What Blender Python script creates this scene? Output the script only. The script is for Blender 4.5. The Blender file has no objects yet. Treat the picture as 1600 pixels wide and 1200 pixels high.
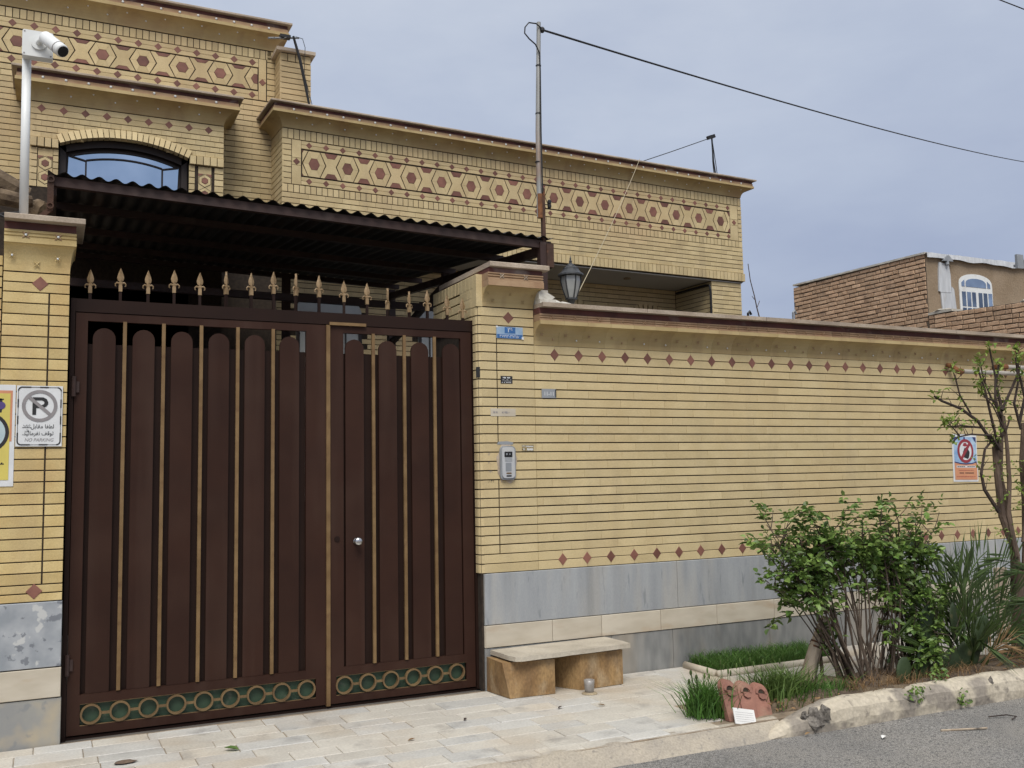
import bpy, math, random
from mathutils import Vector, Matrix, noise as mnoise
random.seed(7)
R = math.radians
scn = bpy.context.scene
COL = scn.collection
# ------------------------------------------------------------------ camera, sky, sun, exposure
cam_d = bpy.data.cameras.new('camera'); cam = bpy.data.objects.new('camera', cam_d); COL.objects.link(cam)
cam_d.sensor_width = 36.0; cam_d.lens = 1501.14 / 1600 * 36
cam_d.clip_start = .05; cam_d.clip_end = 3000
ca, cb, cc = (0.90136995, -0.43265627, -0.01845999), (-0.0237793, -0.09201389, 0.99547375), (0.43239653, 0.89685116, 0.09322682)
CAM = Vector((-3.34774, -6.21194, 1.48098))
M = Matrix((ca, cb, tuple(-x for x in cc))).transposed().to_4x4(); M.translation = CAM
cam.matrix_world = M; scn.camera = cam

SUN_EL, SUN_AZ = R(56), R(205)      # azimuth clockwise from +Y: behind the camera, a little to its left
w = bpy.data.worlds.new('World'); scn.world = w; w.use_nodes = True
nt = w.node_tree; nt.nodes.clear()
def wn(t, **k):
    n = nt.nodes.new(t)
    for a, b in k.items(): setattr(n, a, b)
    return n
sky = wn('ShaderNodeTexSky', sky_type='NISHITA', sun_disc=False, sun_elevation=SUN_EL, sun_rotation=SUN_AZ, dust_density=3.0)
bg1 = wn('ShaderNodeBackground'); bg1.inputs[1].default_value = .07
tc = wn('ShaderNodeTexCoord'); sep = wn('ShaderNodeSeparateXYZ')
mp = wn('ShaderNodeMapping'); mp.inputs['Scale'].default_value = (1, 1, 2.6)
nz = wn('ShaderNodeTexNoise'); nz.inputs['Scale'].default_value = 1.9; nz.inputs['Detail'].default_value = 6; nz.inputs['Roughness'].default_value = .55
mad = wn('ShaderNodeMath', operation='MULTIPLY_ADD'); mad.inputs[1].default_value = 1.1; 
nsc = wn('ShaderNodeMath', operation='MULTIPLY_ADD'); nsc.inputs[1].default_value = .95; nsc.inputs[2].default_value = -.44
rmp = wn('ShaderNodeValToRGB')
el = rmp.color_ramp.elements
el[0].position = 0; el[0].color = (.175, .202, .285, 1)
el[1].position = 1; el[1].color = (.45, .47, .495, 1)
e = rmp.color_ramp.elements.new(.42); e.color = (.272, .302, .368, 1)
bg2 = wn('ShaderNodeBackground'); bg2.inputs[1].default_value = 1.0
mix = wn('ShaderNodeMixShader'); mix.inputs[0].default_value = .85
out = wn('ShaderNodeOutputWorld')
L = nt.links.new
L(sky.outputs[0], bg1.inputs[0]); L(tc.outputs['Generated'], sep.inputs[0]); L(tc.outputs['Generated'], mp.inputs[0]); L(mp.outputs[0], nz.inputs[0])
L(nz.outputs[0], nsc.inputs[0]); L(sep.outputs[2], mad.inputs[0]); L(nsc.outputs[0], mad.inputs[2]); L(mad.outputs[0], rmp.inputs[0])
L(rmp.outputs[0], bg2.inputs[0]); L(bg1.outputs[0], mix.inputs[1]); L(bg2.outputs[0], mix.inputs[2]); L(mix.outputs[0], out.inputs[0])
sd = bpy.data.lights.new('sun', 'SUN'); sd.energy = 1.5; sd.angle = R(32); sd.color = (1, .965, .91)
so = bpy.data.objects.new('sun', sd); COL.objects.link(so); so.location = (0, -4, 12)
sv = Vector((math.sin(SUN_AZ) * math.cos(SUN_EL), math.cos(SUN_AZ) * math.cos(SUN_EL), math.sin(SUN_EL)))
so.rotation_euler = sv.to_track_quat('Z', 'Y').to_euler()
vs = scn.view_settings; vs.view_transform = 'Standard'; vs.look = 'None'; vs.exposure = 0.95; vs.gamma = 1; vs.use_curve_mapping = False
scn.cycles.max_bounces = 4; scn.cycles.diffuse_bounces = 2; scn.cycles.use_denoising = True; scn.cycles.adaptive_threshold = .02

# ------------------------------------------------------------------ materials
def mat(name, a, b=None, rough=.8, ns=6.0, var=.10, stain=None, bump=.0, bs=60.0, metal=0.0, stretch=(1, 1, 1), ramp=(.35, .65), spec=.35, fine=0.0, stain2=None, trans=0, detail=3, rot=(0, 0, 0), streak=None):
    """two-tone procedural surface: noise between a and b, per-piece brightness, optional stains and fine relief"""
    m = bpy.data.materials.new(name); m.use_nodes = True
    T = m.node_tree; n = T.nodes; bsdf = n['Principled BSDF']; lk = T.links.new
    geo = n.new('ShaderNodeNewGeometry'); oi = n.new('ShaderNodeObjectInfo')
    mpp = n.new('ShaderNodeMapping'); mpp.inputs['Scale'].default_value = stretch; mpp.inputs['Rotation'].default_value = rot
    lk(geo.outputs['Position'], mpp.inputs[0])
    ad = n.new('ShaderNodeMath'); ad.operation = 'ADD'; lk(geo.outputs['Random Per Island'], ad.inputs[0]); lk(oi.outputs['Random'], ad.inputs[1])
    fr = n.new('ShaderNodeMath'); fr.operation = 'FRACT'; lk(ad.outputs[0], fr.inputs[0])
    # shift the noise per piece so that no two pieces share a pattern
    off = n.new('ShaderNodeVectorMath'); off.operation = 'ADD'
    cmb = n.new('ShaderNodeCombineXYZ'); ml = n.new('ShaderNodeMath'); ml.operation = 'MULTIPLY'; ml.inputs[1].default_value = 3.0
    lk(fr.outputs[0], ml.inputs[0]); lk(ml.outputs[0], cmb.inputs[1]); lk(mpp.outputs[0], off.inputs[0]); lk(cmb.outputs[0], off.inputs[1])
    def noise(sc, det=5, src=off):
        t = n.new('ShaderNodeTexNoise'); t.inputs['Scale'].default_value = sc; t.inputs['Detail'].default_value = det
        lk(src.outputs[0], t.inputs['Vector']); return t
    def ramp_(src, p0, p1, c0, c1):
        r = n.new('ShaderNodeValToRGB'); e = r.color_ramp.elements
        e[0].position = p0; e[1].position = p1; e[0].color = (*c0, 1); e[1].color = (*c1, 1); lk(src, r.inputs[0]); return r
    b = b or tuple(x * .82 for x in a)
    r1 = ramp_(noise(ns, detail).outputs[0], ramp[0], ramp[1], a, b); col = r1.outputs[0]
    for s in (stain, stain2):
        if s:
            sc, amount, lo, hi = s[1:]
            r2 = ramp_(noise(sc, 3.5, mpp).outputs[0], lo, hi, (0, 0, 0), (amount,) * 3)
            mx = n.new('ShaderNodeMix'); mx.data_type = 'RGBA'; lk(r2.outputs[0], mx.inputs[0]); lk(col, mx.inputs[6]); mx.inputs[7].default_value = (*s[0], 1); col = mx.outputs[2]
    if streak:
        sm = n.new('ShaderNodeMapping'); sm.inputs['Scale'].default_value = (6.5, 6.5, .45); lk(geo.outputs['Position'], sm.inputs[0])
        r4 = ramp_(noise(1.0, 3, sm).outputs[0], .52, .74, (0, 0, 0), (streak[1],) * 3)
        mx = n.new('ShaderNodeMix'); mx.data_type = 'RGBA'; lk(r4.outputs[0], mx.inputs[0]); lk(col, mx.inputs[6]); mx.inputs[7].default_value = (*streak[0], 1); col = mx.outputs[2]
    if fine:
        r3 = ramp_(noise(bs * 1.7, 1).outputs[0], .3, .7, (1 - fine,) * 3, (1 + fine,) * 3)
        mx = n.new('ShaderNodeMix'); mx.data_type = 'RGBA'; mx.blend_type = 'MULTIPLY'; mx.inputs[0].default_value = 1; lk(col, mx.inputs[6]); lk(r3.outputs[0], mx.inputs[7]); col = mx.outputs[2]
    if var:
        mr = n.new('ShaderNodeMapRange'); mr.inputs[3].default_value = 1 - var; mr.inputs[4].default_value = 1 + var * .8; lk(fr.outputs[0], mr.inputs[0])
        mx = n.new('ShaderNodeMix'); mx.data_type = 'RGBA'; mx.blend_type = 'MULTIPLY'; mx.inputs[0].default_value = 1
        lk(col, mx.inputs[6]); lk(mr.outputs[0], mx.inputs[7]); col = mx.outputs[2]
    lk(col, bsdf.inputs['Base Color'])
    bsdf.inputs['Roughness'].default_value = rough; bsdf.inputs['Metallic'].default_value = metal; bsdf.inputs['Specular IOR Level'].default_value = spec
    if bump >= .12:
        bp = n.new('ShaderNodeBump'); bp.inputs['Strength'].default_value = bump; bp.inputs['Distance'].default_value = .01
        lk(noise(bs, 2).outputs[0], bp.inputs['Height']); lk(bp.outputs[0], bsdf.inputs['Normal'])
    if trans:
        bsdf.inputs['Subsurface Weight'].default_value = 0
        tr = n.new('ShaderNodeBsdfTranslucent'); lk(col, tr.inputs[0]); ms = n.new('ShaderNodeMixShader'); ms.inputs[0].default_value = trans
        o = n['Material Output']; lk(bsdf.outputs[0], ms.inputs[1]); lk(tr.outputs[0], ms.inputs[2]); lk(ms.outputs[0], o.inputs[0])
    return m
RUST = (.22, .11, .05)
BR = mat('yellow_brick', (.565, .455, .255), (.505, .40, .215), .72, 5, .06, streak=((.36, .285, .175), .24), stain=((.52, .385, .195), 1.3, .45, .45, .75), stain2=((.34, .24, .13), 2.7, .30, .60, .80), bump=.15, bs=70, fine=.06)
BRL = mat('amber_brick', (.58, .45, .215), (.50, .37, .16), .7, 5, .10, streak=((.38, .27, .14), .4), stain=((.42, .25, .10), 2.3, .6, .52, .75), bump=.15, bs=70, fine=.06)
BRH = mat('house_brick', (.565, .455, .255), (.49, .385, .205), .75, 4, .10, streak=((.36, .28, .17), .35), stain=((.44, .29, .16), .8, .55, .45, .75), stain2=((.26, .19, .11), 1.9, .4, .6, .8), bump=.12, bs=60, fine=.06)
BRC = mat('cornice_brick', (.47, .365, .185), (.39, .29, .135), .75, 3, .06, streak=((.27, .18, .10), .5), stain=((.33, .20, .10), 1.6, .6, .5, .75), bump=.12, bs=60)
BAND = mat('relief_brick', (.42, .285, .17), (.34, .21, .12), .8, 8, .12, stain=((.20, .12, .08), 3, .5, .5, .75), bump=.2, bs=60)
MOR = mat('dark_joint', (.046, .033, .023), (.026, .019, .014), .95, 30, 0)
RED = mat('red_tile', (.215, .095, .068), (.160, .068, .050), .55, 12, .26, bump=.1, bs=50)
MAR = mat('maroon_strip', (.125, .045, .038), (.075, .030, .026), .7, 7, .1, stain=((.30, .26, .23), 4, .7, .60, .72), bump=.2, bs=40)
COP = mat('coping_stone', (.46, .385, .30), (.34, .27, .20), .8, 4, .08, stain=((.24, .19, .15), 2.2, .6, .5, .7), bump=.25, bs=50, fine=.1)
MBL = mat('grey_marble', (.35, .362, .368), (.285, .298, .308), .5, 3.2, .03, streak=((.20, .205, .205), .5), stretch=(3.2, 1, .55), rot=(0, .16, 0), ramp=(.35, .68), stain=((.17, .185, .20), 7, .65, .62, .70), stain2=((.42, .40, .36), 1.7, .55, .50, .66), bump=.05, fine=.06)
MBD = mat('dark_marble', (.245, .245, .235), (.165, .168, .165), .6, 5, .12, stretch=(2.5, 1, .8), stain=((.36, .30, .22), 1.2, .5, .5, .7), bump=.08)
MBB = mat('breccia_marble', (.37, .385, .40), (.26, .28, .30), .55, 9, .05, stain=((.52, .52, .50), 9, .85, .585, .61), stain2=((.13, .14, .16), 22, .75, .60, .65), bump=.05)
MBS = mat('stained_breccia', (.33, .315, .27), (.25, .25, .24), .65, 5, .05, stain=((.42, .35, .24), 4, .7, .5, .62), stain2=((.19, .20, .21), 11, .6, .62, .68), bump=.1)
TRV = mat('cream_travertine', (.54, .485, .39), (.46, .405, .315), .6, 4, .08, stretch=(1, 1, 3), stain=((.38, .25, .14), 3, .5, .58, .74), bump=.08)
BLK = mat('brown_travertine', (.34, .215, .095), (.21, .120, .050), .65, 4.5, .05, stretch=(1.6, 1.6, .9), ramp=(.35, .68), streak=((.13, .085, .05), .7), stain=((.20, .16, .12), 3, .5, .54, .70), stain2=((.46, .36, .23), 5, .5, .58, .72), bump=.5, bs=30, fine=.15)
SLAB = mat('bench_slab', (.48, .43, .345), (.38, .335, .265), .7, 6, .05, bump=.2, bs=40, fine=.08)
PAV = mat('paving_slab', (.52, .49, .425), (.455, .425, .37), .7, 4, .08, stain=((.42, .335, .235), 1.3, .65, .47, .68), stain2=((.22, .20, .18), 4.3, .5, .58, .72), bump=.15, bs=40, fine=.09)
PAVB = mat('cool_paving_slab', (.505, .49, .45), (.44, .43, .40), .65, 4, .08, stain=((.42, .335, .24), 1.3, .6, .48, .68), stain2=((.21, .20, .19), 4.7, .5, .58, .72), bump=.12, bs=40, fine=.09)
GROUT = mat('sandy_joint', (.30, .235, .165), (.20, .155, .11), .95, 9, 0, bump=.4, bs=80)
CONC = mat('concrete_apron', (.42, .365, .285), (.34, .30, .24), .85, 3, 0, stain=((.22, .20, .18), 2.2, .7, .5, .68), stain2=((.16, .15, .14), 30, .5, .6, .7), bump=.35, bs=50, fine=.12)
ASPH = mat('asphalt', (.235, .224, .208), (.190, .182, .170), .9, 1.6, 0, stain=((.26, .24, .21), 1.1, .6, .48, .68), stain2=((.09, .09, .088), 55, .75, .56, .64), bump=1.0, bs=95, fine=.6)
SOIL = mat('soil', (.13, .095, .065), (.075, .055, .04), .95, 14, 0, stain=((.20, .15, .09), 6, .6, .5, .66), bump=1.0, bs=50, fine=.3)
KERB = mat('peeling_kerb_paint', (.51, .45, .35), (.44, .385, .295), .8, 5, 0, stain=((.24, .21, .175), 4.0, .88, .515, .59), stain2=((.15, .13, .11), 12, .65, .60, .68), bump=.55, bs=28, fine=.12)
GATE = mat('brown_gate_paint', (.037, .0158, .0100), (.029, .0125, .0082), .55, 3, .07, streak=((.070, .042, .031), .30), stain=((.050, .026, .0175), 2.3, .5, .5, .75), bump=.16, bs=5, spec=.16)
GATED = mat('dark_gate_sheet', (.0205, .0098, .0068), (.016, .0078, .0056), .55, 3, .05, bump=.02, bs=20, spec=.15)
GOLD = mat('gilt_paint', (.215, .135, .060), (.155, .092, .038), .5, 9, .06, stain=((.12, .06, .03), 18, .5, .58, .72), bump=.1, bs=50, metal=.15)
GILT = mat('pale_gilt', (.30, .205, .110), (.22, .145, .072), .5, 14, .08, bump=.12, bs=50)
GOLD2 = mat('dull_gilt', (.19, .125, .058), (.13, .08, .038), .5, 14, .06, bump=.1, bs=50, metal=.15)
GREEN = mat('green_sheet', (.046, .084, .050), (.034, .062, .038), .55, 6, .04, stain=((.15, .15, .12), 14, .5, .60, .72), bump=.1, bs=40)
STEEL = mat('chrome', (.62, .62, .62), (.5, .5, .5), .22, 5, 0, metal=1)
RUSTY = mat('rusty_steel', (.085, .042, .026), (.05, .028, .02), .75, 9, .05, stain=((.20, .075, .03), 7, .8, .55, .66), bump=.3, bs=60)
BROWN = mat('brown_steel', (.050, .027, .022), (.034, .02, .017), .6, 6, .08, stain=((.12, .09, .075), 6, .4, .6, .75), bump=.15, bs=50)
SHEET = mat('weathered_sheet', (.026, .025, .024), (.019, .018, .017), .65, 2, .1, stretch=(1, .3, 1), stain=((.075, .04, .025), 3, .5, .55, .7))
GALV = mat('galvanised_pipe', (.36, .36, .345), (.27, .27, .255), .5, 8, 0, stretch=(1, 1, .4), stain=((.30, .15, .07), 3.0, .7, .60, .70), bump=.1, bs=60, metal=.3)
PIPE = mat('grey_gas_pipe', (.42, .39, .34), (.33, .30, .26), .55, 7, .05, stain=(RUST, 8, .6, .62, .72))
ORANGE = mat('rusty_elbow', (.22, .095, .035), (.12, .05, .025), .8, 20, .05, bump=.4, bs=70)
WHITE = mat('white_enamel', (.74, .755, .74), (.68, .695, .68), .38, 3, .02, stain=((.50, .47, .41), 7, .5, .6, .75))
BLACK = mat('black_plastic', (.018, .018, .019), (.012, .012, .013), .45, 10, 0)
LANT = mat('lantern_iron', (.045, .047, .050), (.030, .031, .033), .45, 14, 0, bump=.1)
PLAS = mat('white_plaster', (.56, .54, .48), (.44, .41, .35), .9, 9, .1, bump=.6, bs=30, stain=((.36, .30, .23), 5, .5, .55, .7))
CEIL = mat('painted_ceiling', (.50, .48, .43), (.46, .44, .39), .85, 2, 0)
STUC = mat('mud_stucco', (.285, .215, .145), (.23, .17, .11), .95, 3, 0, stain=((.36, .29, .21), 2.0, .5, .5, .7), bump=.5, bs=25, fine=.12)
NBR = mat('rough_brick', (.56, .385, .25), (.45, .29, .18), .9, 7, .20, stain=((.24, .16, .11), 6, .5, .55, .7), bump=.6, bs=40, fine=.12)
NMOR = mat('sandy_mortar', (.16, .12, .085), (.085, .065, .048), .95, 20, 0, bump=.6, bs=40)
TIN = mat('white_sheet_metal', (.55, .565, .58), (.45, .465, .48), .5, 7, 0, stretch=(3, 3, .5), stain=((.35, .33, .30), 5, .4, .58, .7))
WFR = mat('dark_window_frame', (.022, .014, .012), (.016, .011, .010), .5, 5, 0)
GLS = mat('sky_tinted_glass', (.42, .52, .66), (.30, .40, .54), .06, 2, 0, metal=1)
GLN = mat('neighbour_glass', (.34, .40, .48), (.20, .24, .31), .08, 3, .45, metal=1)
GLL = mat('frosted_glass', (.36, .37, .36), (.30, .31, .30), .35, 6, .05, spec=.6)
LEAF = mat('rose_leaf', (.205, .295, .068), (.085, .160, .036), .42, 8, .55, fine=.12, trans=.25, spec=.4)
LEAFY = mat('young_leaf', (.21, .28, .045), (.13, .20, .032), .5, 9, .35, trans=.3)
PALM = mat('palm_leaf', (.060, .095, .022), (.034, .060, .014), .5, 7, .35, trans=.15)
GRAS = mat('grass_blade', (.085, .185, .030), (.048, .12, .020), .55, 9, .45, trans=.25)
GRAP = mat('pale_grass_blade', (.135, .20, .05), (.08, .14, .032), .55, 9, .4, trans=.25)
CACT = mat('cactus_skin', (.042, .066, .026), (.028, .046, .018), .6, 9, .2, stain=((.16, .13, .06), 12, .5, .62, .72), bump=.2, bs=40)
BARK = mat('grey_brown_bark', (.150, .105, .075), (.085, .060, .045), .9, 16, .1, stretch=(1, 1, .3), bump=.8, bs=50)
TWIG = mat('dark_twig', (.062, .043, .034), (.040, .029, .024), .85, 18, .2, bump=.3)
STEM = mat('rose_stem', (.120, .088, .064), (.070, .052, .038), .85, 14, .25, bump=.4)
WOOD = mat('weathered_log', (.46, .38, .285), (.32, .25, .18), .85, 9, 0, stretch=(1.5, 1.5, .25), stain=((.045, .04, .035), 5, .9, .62, .68), bump=.5, bs=45)
DRY = mat('dry_leaf', (.28, .18, .085), (.19, .11, .05), .8, 20, .3, trans=.15)
TERR = mat('terracotta', (.30, .145, .105), (.22, .105, .078), .85, 9, .08, stain=((.30, .20, .14), 7, .5, .55, .7), bump=.4, bs=60)
CARD = mat('white_card', (.70, .69, .66), (.63, .62, .59), .75, 9, 0)
LOGR = mat('split_log', (.20, .145, .09), (.08, .055, .035), .9, 12, .1, bump=.7, bs=40)
PAPER = mat('white_paper', (.68, .69, .69), (.61, .62, .62), .55, 9, 0)
INK = mat('black_ink', (.020, .020, .021), (.026, .026, .027), .6, 20, 0)
GREY = mat('grey_ink', (.27, .25, .25), (.23, .215, .215), .6, 20, 0)
BLUE = mat('blue_enamel', (.045, .145, .36), (.035, .115, .29), .4, 20, 0)
LBLU = mat('faded_blue_enamel', (.32, .42, .54), (.24, .36, .50), .45, 25, 0)
SILV = mat('silver_plastic', (.45, .46, .47), (.39, .40, .41), .4, 8, 0, stain=((.55, .52, .45), 9, .4, .55, .7))
SILD = mat('grey_plate', (.27, .285, .30), (.22, .235, .25), .45, 8, 0)
YELP = mat('yellow_print', (.66, .55, .12), (.56, .47, .12), .6, 4, 0)
ORAP = mat('orange_print', (.60, .28, .15), (.54, .235, .13), .6, 6, 0)
REDP = mat('crimson_print', (.30, .045, .055), (.25, .035, .045), .6, 9, 0)
SKYP = mat('pale_blue_print', (.42, .55, .66), (.20, .34, .56), .6, 14, 0)
NAVP = mat('navy_print', (.035, .05, .17), (.025, .035, .12), .6, 9, 0)
TEALP = mat('pale_teal_print', (.45, .55, .55), (.38, .48, .5), .6, 9, 0)
PURP = mat('purple_print', (.09, .06, .20), (.06, .04, .14), .6, 9, 0)
JAR = mat('dusty_clear_plastic', (.30, .28, .26), (.22, .20, .18), .3, 20, 0, spec=.6)
SAND = mat('sand', (.36, .29, .19), (.28, .22, .14), .95, 30, 0, bump=.8, bs=90)
CABLE = mat('black_cable', (.016, .016, .017), None, .6, 10, 0)
ROPE = mat('pale_rope', (.42, .36, .24), None, .85, 30, 0)
RUBB = mat('exposed_rubble', (.20, .18, .155), (.10, .088, .075), .95, 22, .2, bump=1.0, bs=45, fine=.3)
YARD = mat('yard_paving', (.12, .105, .09), (.09, .08, .07), .85, 4, 0)

# ------------------------------------------------------------------ object helpers
WP = {}
def tag(o, label, cat, group=None):
    o['label'] = label; o['category'] = cat
    if group: o['group'] = group
    return o
def thing(name, loc, label, cat, group=None):
    o = bpy.data.objects.new(name, None); o.empty_display_size = .1; COL.objects.link(o); o.location = loc; WP[o.name] = Vector(loc)
    return tag(o, label, cat, group)
def put(name, me, loc, parent=None, rz=0.0):
    o = bpy.data.objects.new(name, me); COL.objects.link(o); WP[o.name] = Vector(loc)
    if parent:
        o.parent = parent; o.location = Vector(loc) - WP[parent.name]
    else: o.location = loc
    if rz: o.rotation_euler = (0, 0, rz)
    return o
def mesh(verts, faces, m, smooth=False, name='mesh', fm=None):
    me = bpy.data.meshes.new(name); me.from_pydata([tuple(v) for v in verts], [], faces)
    for x in (m if isinstance(m, (list, tuple)) else [m]): me.materials.append(x)
    if fm: me.polygons.foreach_set('material_index', fm)
    if smooth: me.polygons.foreach_set('use_smooth', [True] * len(faces))
    me.update(); return me
def mk(name, verts, faces, m, parent=None, smooth=False, label=None, cat=None, group=None, kind=None, fm=None):
    """one mesh object from world-space geometry, its origin at the middle of its foot"""
    xs = [v[0] for v in verts]; ys = [v[1] for v in verts]; zs = [v[2] for v in verts]
    o = Vector(((min(xs) + max(xs)) / 2, (min(ys) + max(ys)) / 2, min(zs)))
    ob = put(name, mesh([Vector(v) - o for v in verts], faces, m, smooth, name, fm), o, parent)
    if label: tag(ob, label, cat, group)
    if kind: ob['kind'] = kind
    return ob
class MB:
    """collects simple shapes in world space"""
    def __init__(s): s.v = []; s.f = []
    def add(s, V, F):
        n = len(s.v); s.v += [tuple(x) for x in V]; s.f += [tuple(i + n for i in f) for f in F]; return s
    def box(s, x0, x1, y0, y1, z0, z1):
        return s.add([(x0, y0, z0), (x1, y0, z0), (x1, y1, z0), (x0, y1, z0), (x0, y0, z1), (x1, y0, z1), (x1, y1, z1), (x0, y1, z1)],
                     [(0, 3, 2, 1), (4, 5, 6, 7), (0, 1, 5, 4), (1, 2, 6, 5), (2, 3, 7, 6), (3, 0, 4, 7)])
    def beam(s, p, q, wd, ht, up=(0, 0, 1)):
        p, q = Vector(p), Vector(q); d = (q - p).normalized(); sd_ = d.cross(Vector(up)).normalized(); u = sd_.cross(d)
        V = [c + sd_ * a * wd / 2 + u * b * ht / 2 for c in (p, q) for a, b in ((-1, -1), (1, -1), (1, 1), (-1, 1))]
        return s.add(V, [(3, 2, 1, 0), (4, 5, 6, 7), (0, 1, 5, 4), (1, 2, 6, 5), (2, 3, 7, 6), (3, 0, 4, 7)])
    def tube(s, pts, rad, n=6, cap=True):
        pts = [Vector(p) for p in pts]; N = len(pts)
        if not isinstance(rad, (list, tuple)): rad = [rad] * N
        ref = Vector((.31, .17, .93)); V = []; F = []
        d0 = (pts[1] - pts[0]).normalized()
        x = d0.cross(ref if abs(d0.dot(ref)) < .9 else Vector((1, 0, 0))).normalized()
        for i, p in enumerate(pts):
            d = (pts[min(i + 1, N - 1)] - pts[max(i - 1, 0)]).normalized()
            x = (x - d * x.dot(d)).normalized(); y = d.cross(x)
            V += [p + (x * math.cos(2 * math.pi * k / n) + y * math.sin(2 * math.pi * k / n)) * rad[i] for k in range(n)]
        for i in range(N - 1):
            F += [(i * n + k, i * n + (k + 1) % n, (i + 1) * n + (k + 1) % n, (i + 1) * n + k) for k in range(n)]
        if cap: F += [tuple(range(n))[::-1], tuple((N - 1) * n + k for k in range(n))]
        return s.add(V, F)
    def lathe(s, c, prof, n=16, ang=0):
        V = []; F = []; c = Vector(c)
        for r, z in prof: V += [c + Vector((r * math.cos(ang + 2 * math.pi * k / n), r * math.sin(ang + 2 * math.pi * k / n), z)) for k in range(n)]
        for i in range(len(prof) - 1): F += [(i * n + k, i * n + (k + 1) % n, (i + 1) * n + (k + 1) % n, (i + 1) * n + k) for k in range(n)]
        F += [tuple(range(n))[::-1], tuple((len(prof) - 1) * n + k for k in range(n))]
        return s.add(V, F)
    def prism(s, poly, y0, y1):
        """polygon in X,Z (counter-clockwise seen from -Y), from front y0 to back y1"""
        n = len(poly)
        return s.add([(x, y0, z) for x, z in poly] + [(x, y1, z) for x, z in poly],
                     [tuple(range(n)), tuple(range(2 * n - 1, n - 1, -1))] + [(i, i + n, (i + 1) % n + n, (i + 1) % n) for i in range(n)])
    def ring(s, x, z, ro, ri, y0, y1, n=24, sx=1.0):
        V = []; F = []
        for k in range(n):
            a = 2 * math.pi * k / n; ccs, sn = math.cos(a), math.sin(a)
            V += [(x + ro * ccs * sx, y0, z + ro * sn), (x + ri * ccs * sx, y0, z + ri * sn), (x + ri * ccs * sx, y1, z + ri * sn), (x + ro * ccs * sx, y1, z + ro * sn)]
        for k in range(n):
            i, j = 4 * k, 4 * ((k + 1) % n)
            F += [(i, j, j + 1, i + 1), (i + 1, j + 1, j + 2, i + 2), (i + 3, i + 2, j + 2, j + 3), (i, i + 3, j + 3, j)]
        return s.add(V, F)
    def disc(s, x, z, r, y0, y1, n=24, sx=1.0):
        return s.prism([(x + r * sx * math.cos(2 * math.pi * k / n), z + r * math.sin(2 * math.pi * k / n)) for k in range(n)], y0, y1)
    def ico(s, c, r, sc=(1, 1, 1), jit=0.0, seg=8, rings=5):
        V = []; F = []; c = Vector(c); sd_ = random.random() * 50
        for i in range(rings + 1):
            th = math.pi * i / rings
            for k in range(seg):
                a = 2 * math.pi * k / seg; p = Vector((math.sin(th) * math.cos(a), math.sin(th) * math.sin(a), math.cos(th)))
                q = 1 + jit * mnoise.noise(p * 1.7 + Vector((sd_, sd_, 0)))
                V.append(c + Vector((p.x * sc[0], p.y * sc[1], p.z * sc[2])) * r * q)
        for i in range(rings): F += [(i * seg + k, (i + 1) * seg + k, (i + 1) * seg + (k + 1) % seg, i * seg + (k + 1) % seg) for k in range(seg)]
        return s.add(V, F)
    def obj(s, name, m, parent=None, smooth=False, **k): return mk(name, s.v, s.f, m, parent, smooth, **k)
class Frame:
    def __init__(s, o, th): s.o = Vector(o); s.th = th; s.u = Vector((math.cos(th), math.sin(th), 0)); s.n = Vector((-math.sin(th), math.cos(th), 0))
    def w(s, u, v, z): return s.o + s.u * u + s.n * v + Vector((0, 0, z))
    def mb(s, b): b.v = [tuple(s.w(*p)) for p in b.v]; return b
W0 = Frame((0, 0, 0), 0)
_tc = {}
def tile_mesh(wd, ht, m, d=.02, ch=.0018):
    k = ('t', round(wd, 3), round(ht, 3), m.name, d, ch)
    if k not in _tc:
        x, z = k[1] / 2, k[2] / 2
        V = [(sx * (x - ch), 0, sz * (z - ch)) for sx, sz in ((-1, -1), (1, -1), (1, 1), (-1, 1))]
        V += [(sx * x, ch, sz * z) for sx, sz in ((-1, -1), (1, -1), (1, 1), (-1, 1))]
        V += [(sx * x, d, sz * z) for sx, sz in ((-1, -1), (1, -1), (1, 1), (-1, 1))]
        F = [(0, 1, 2, 3)]
        for a in (0, 4): F += [(a + i, a + 4 + i, a + 4 + (i + 1) % 4, a + (i + 1) % 4) for i in range(4)]
        _tc[k] = mesh(V, F, m, name='tile')
    return _tc[k]
def poly_mesh(key, poly, m, d=.02, ch=.0015, y=0.0):
    k = ('p', key, m.name, d)
    if k not in _tc:
        n = len(poly)
        if ch:
            cx = sum(p[0] for p in poly) / n; cz = sum(p[1] for p in poly) / n; rr = max(math.hypot(p[0] - cx, p[1] - cz) for p in poly); q = 1 - ch / rr * 1.3
            V = [(cx + (a - cx) * q, y, cz + (b - cz) * q) for a, b in poly] + [(a, y + ch, b) for a, b in poly] + [(a, y + d, b) for a, b in poly]; lay_ = 2
        else: V = [(a, y, b) for a, b in poly] + [(a, y + d, b) for a, b in poly]; lay_ = 1
        F = [tuple(range(n))]
        for q in range(lay_): F += [(q * n + i, q * n + n + i, q * n + n + (i + 1) % n, q * n + (i + 1) % n) for i in range(n)]
        _tc[k] = mesh(V, F, m, name=str(key))
    return _tc[k]
def place(name, me, F, u, v, z, parent): return put(name, me, F.w(u, v, z), parent, F.th)
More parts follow.
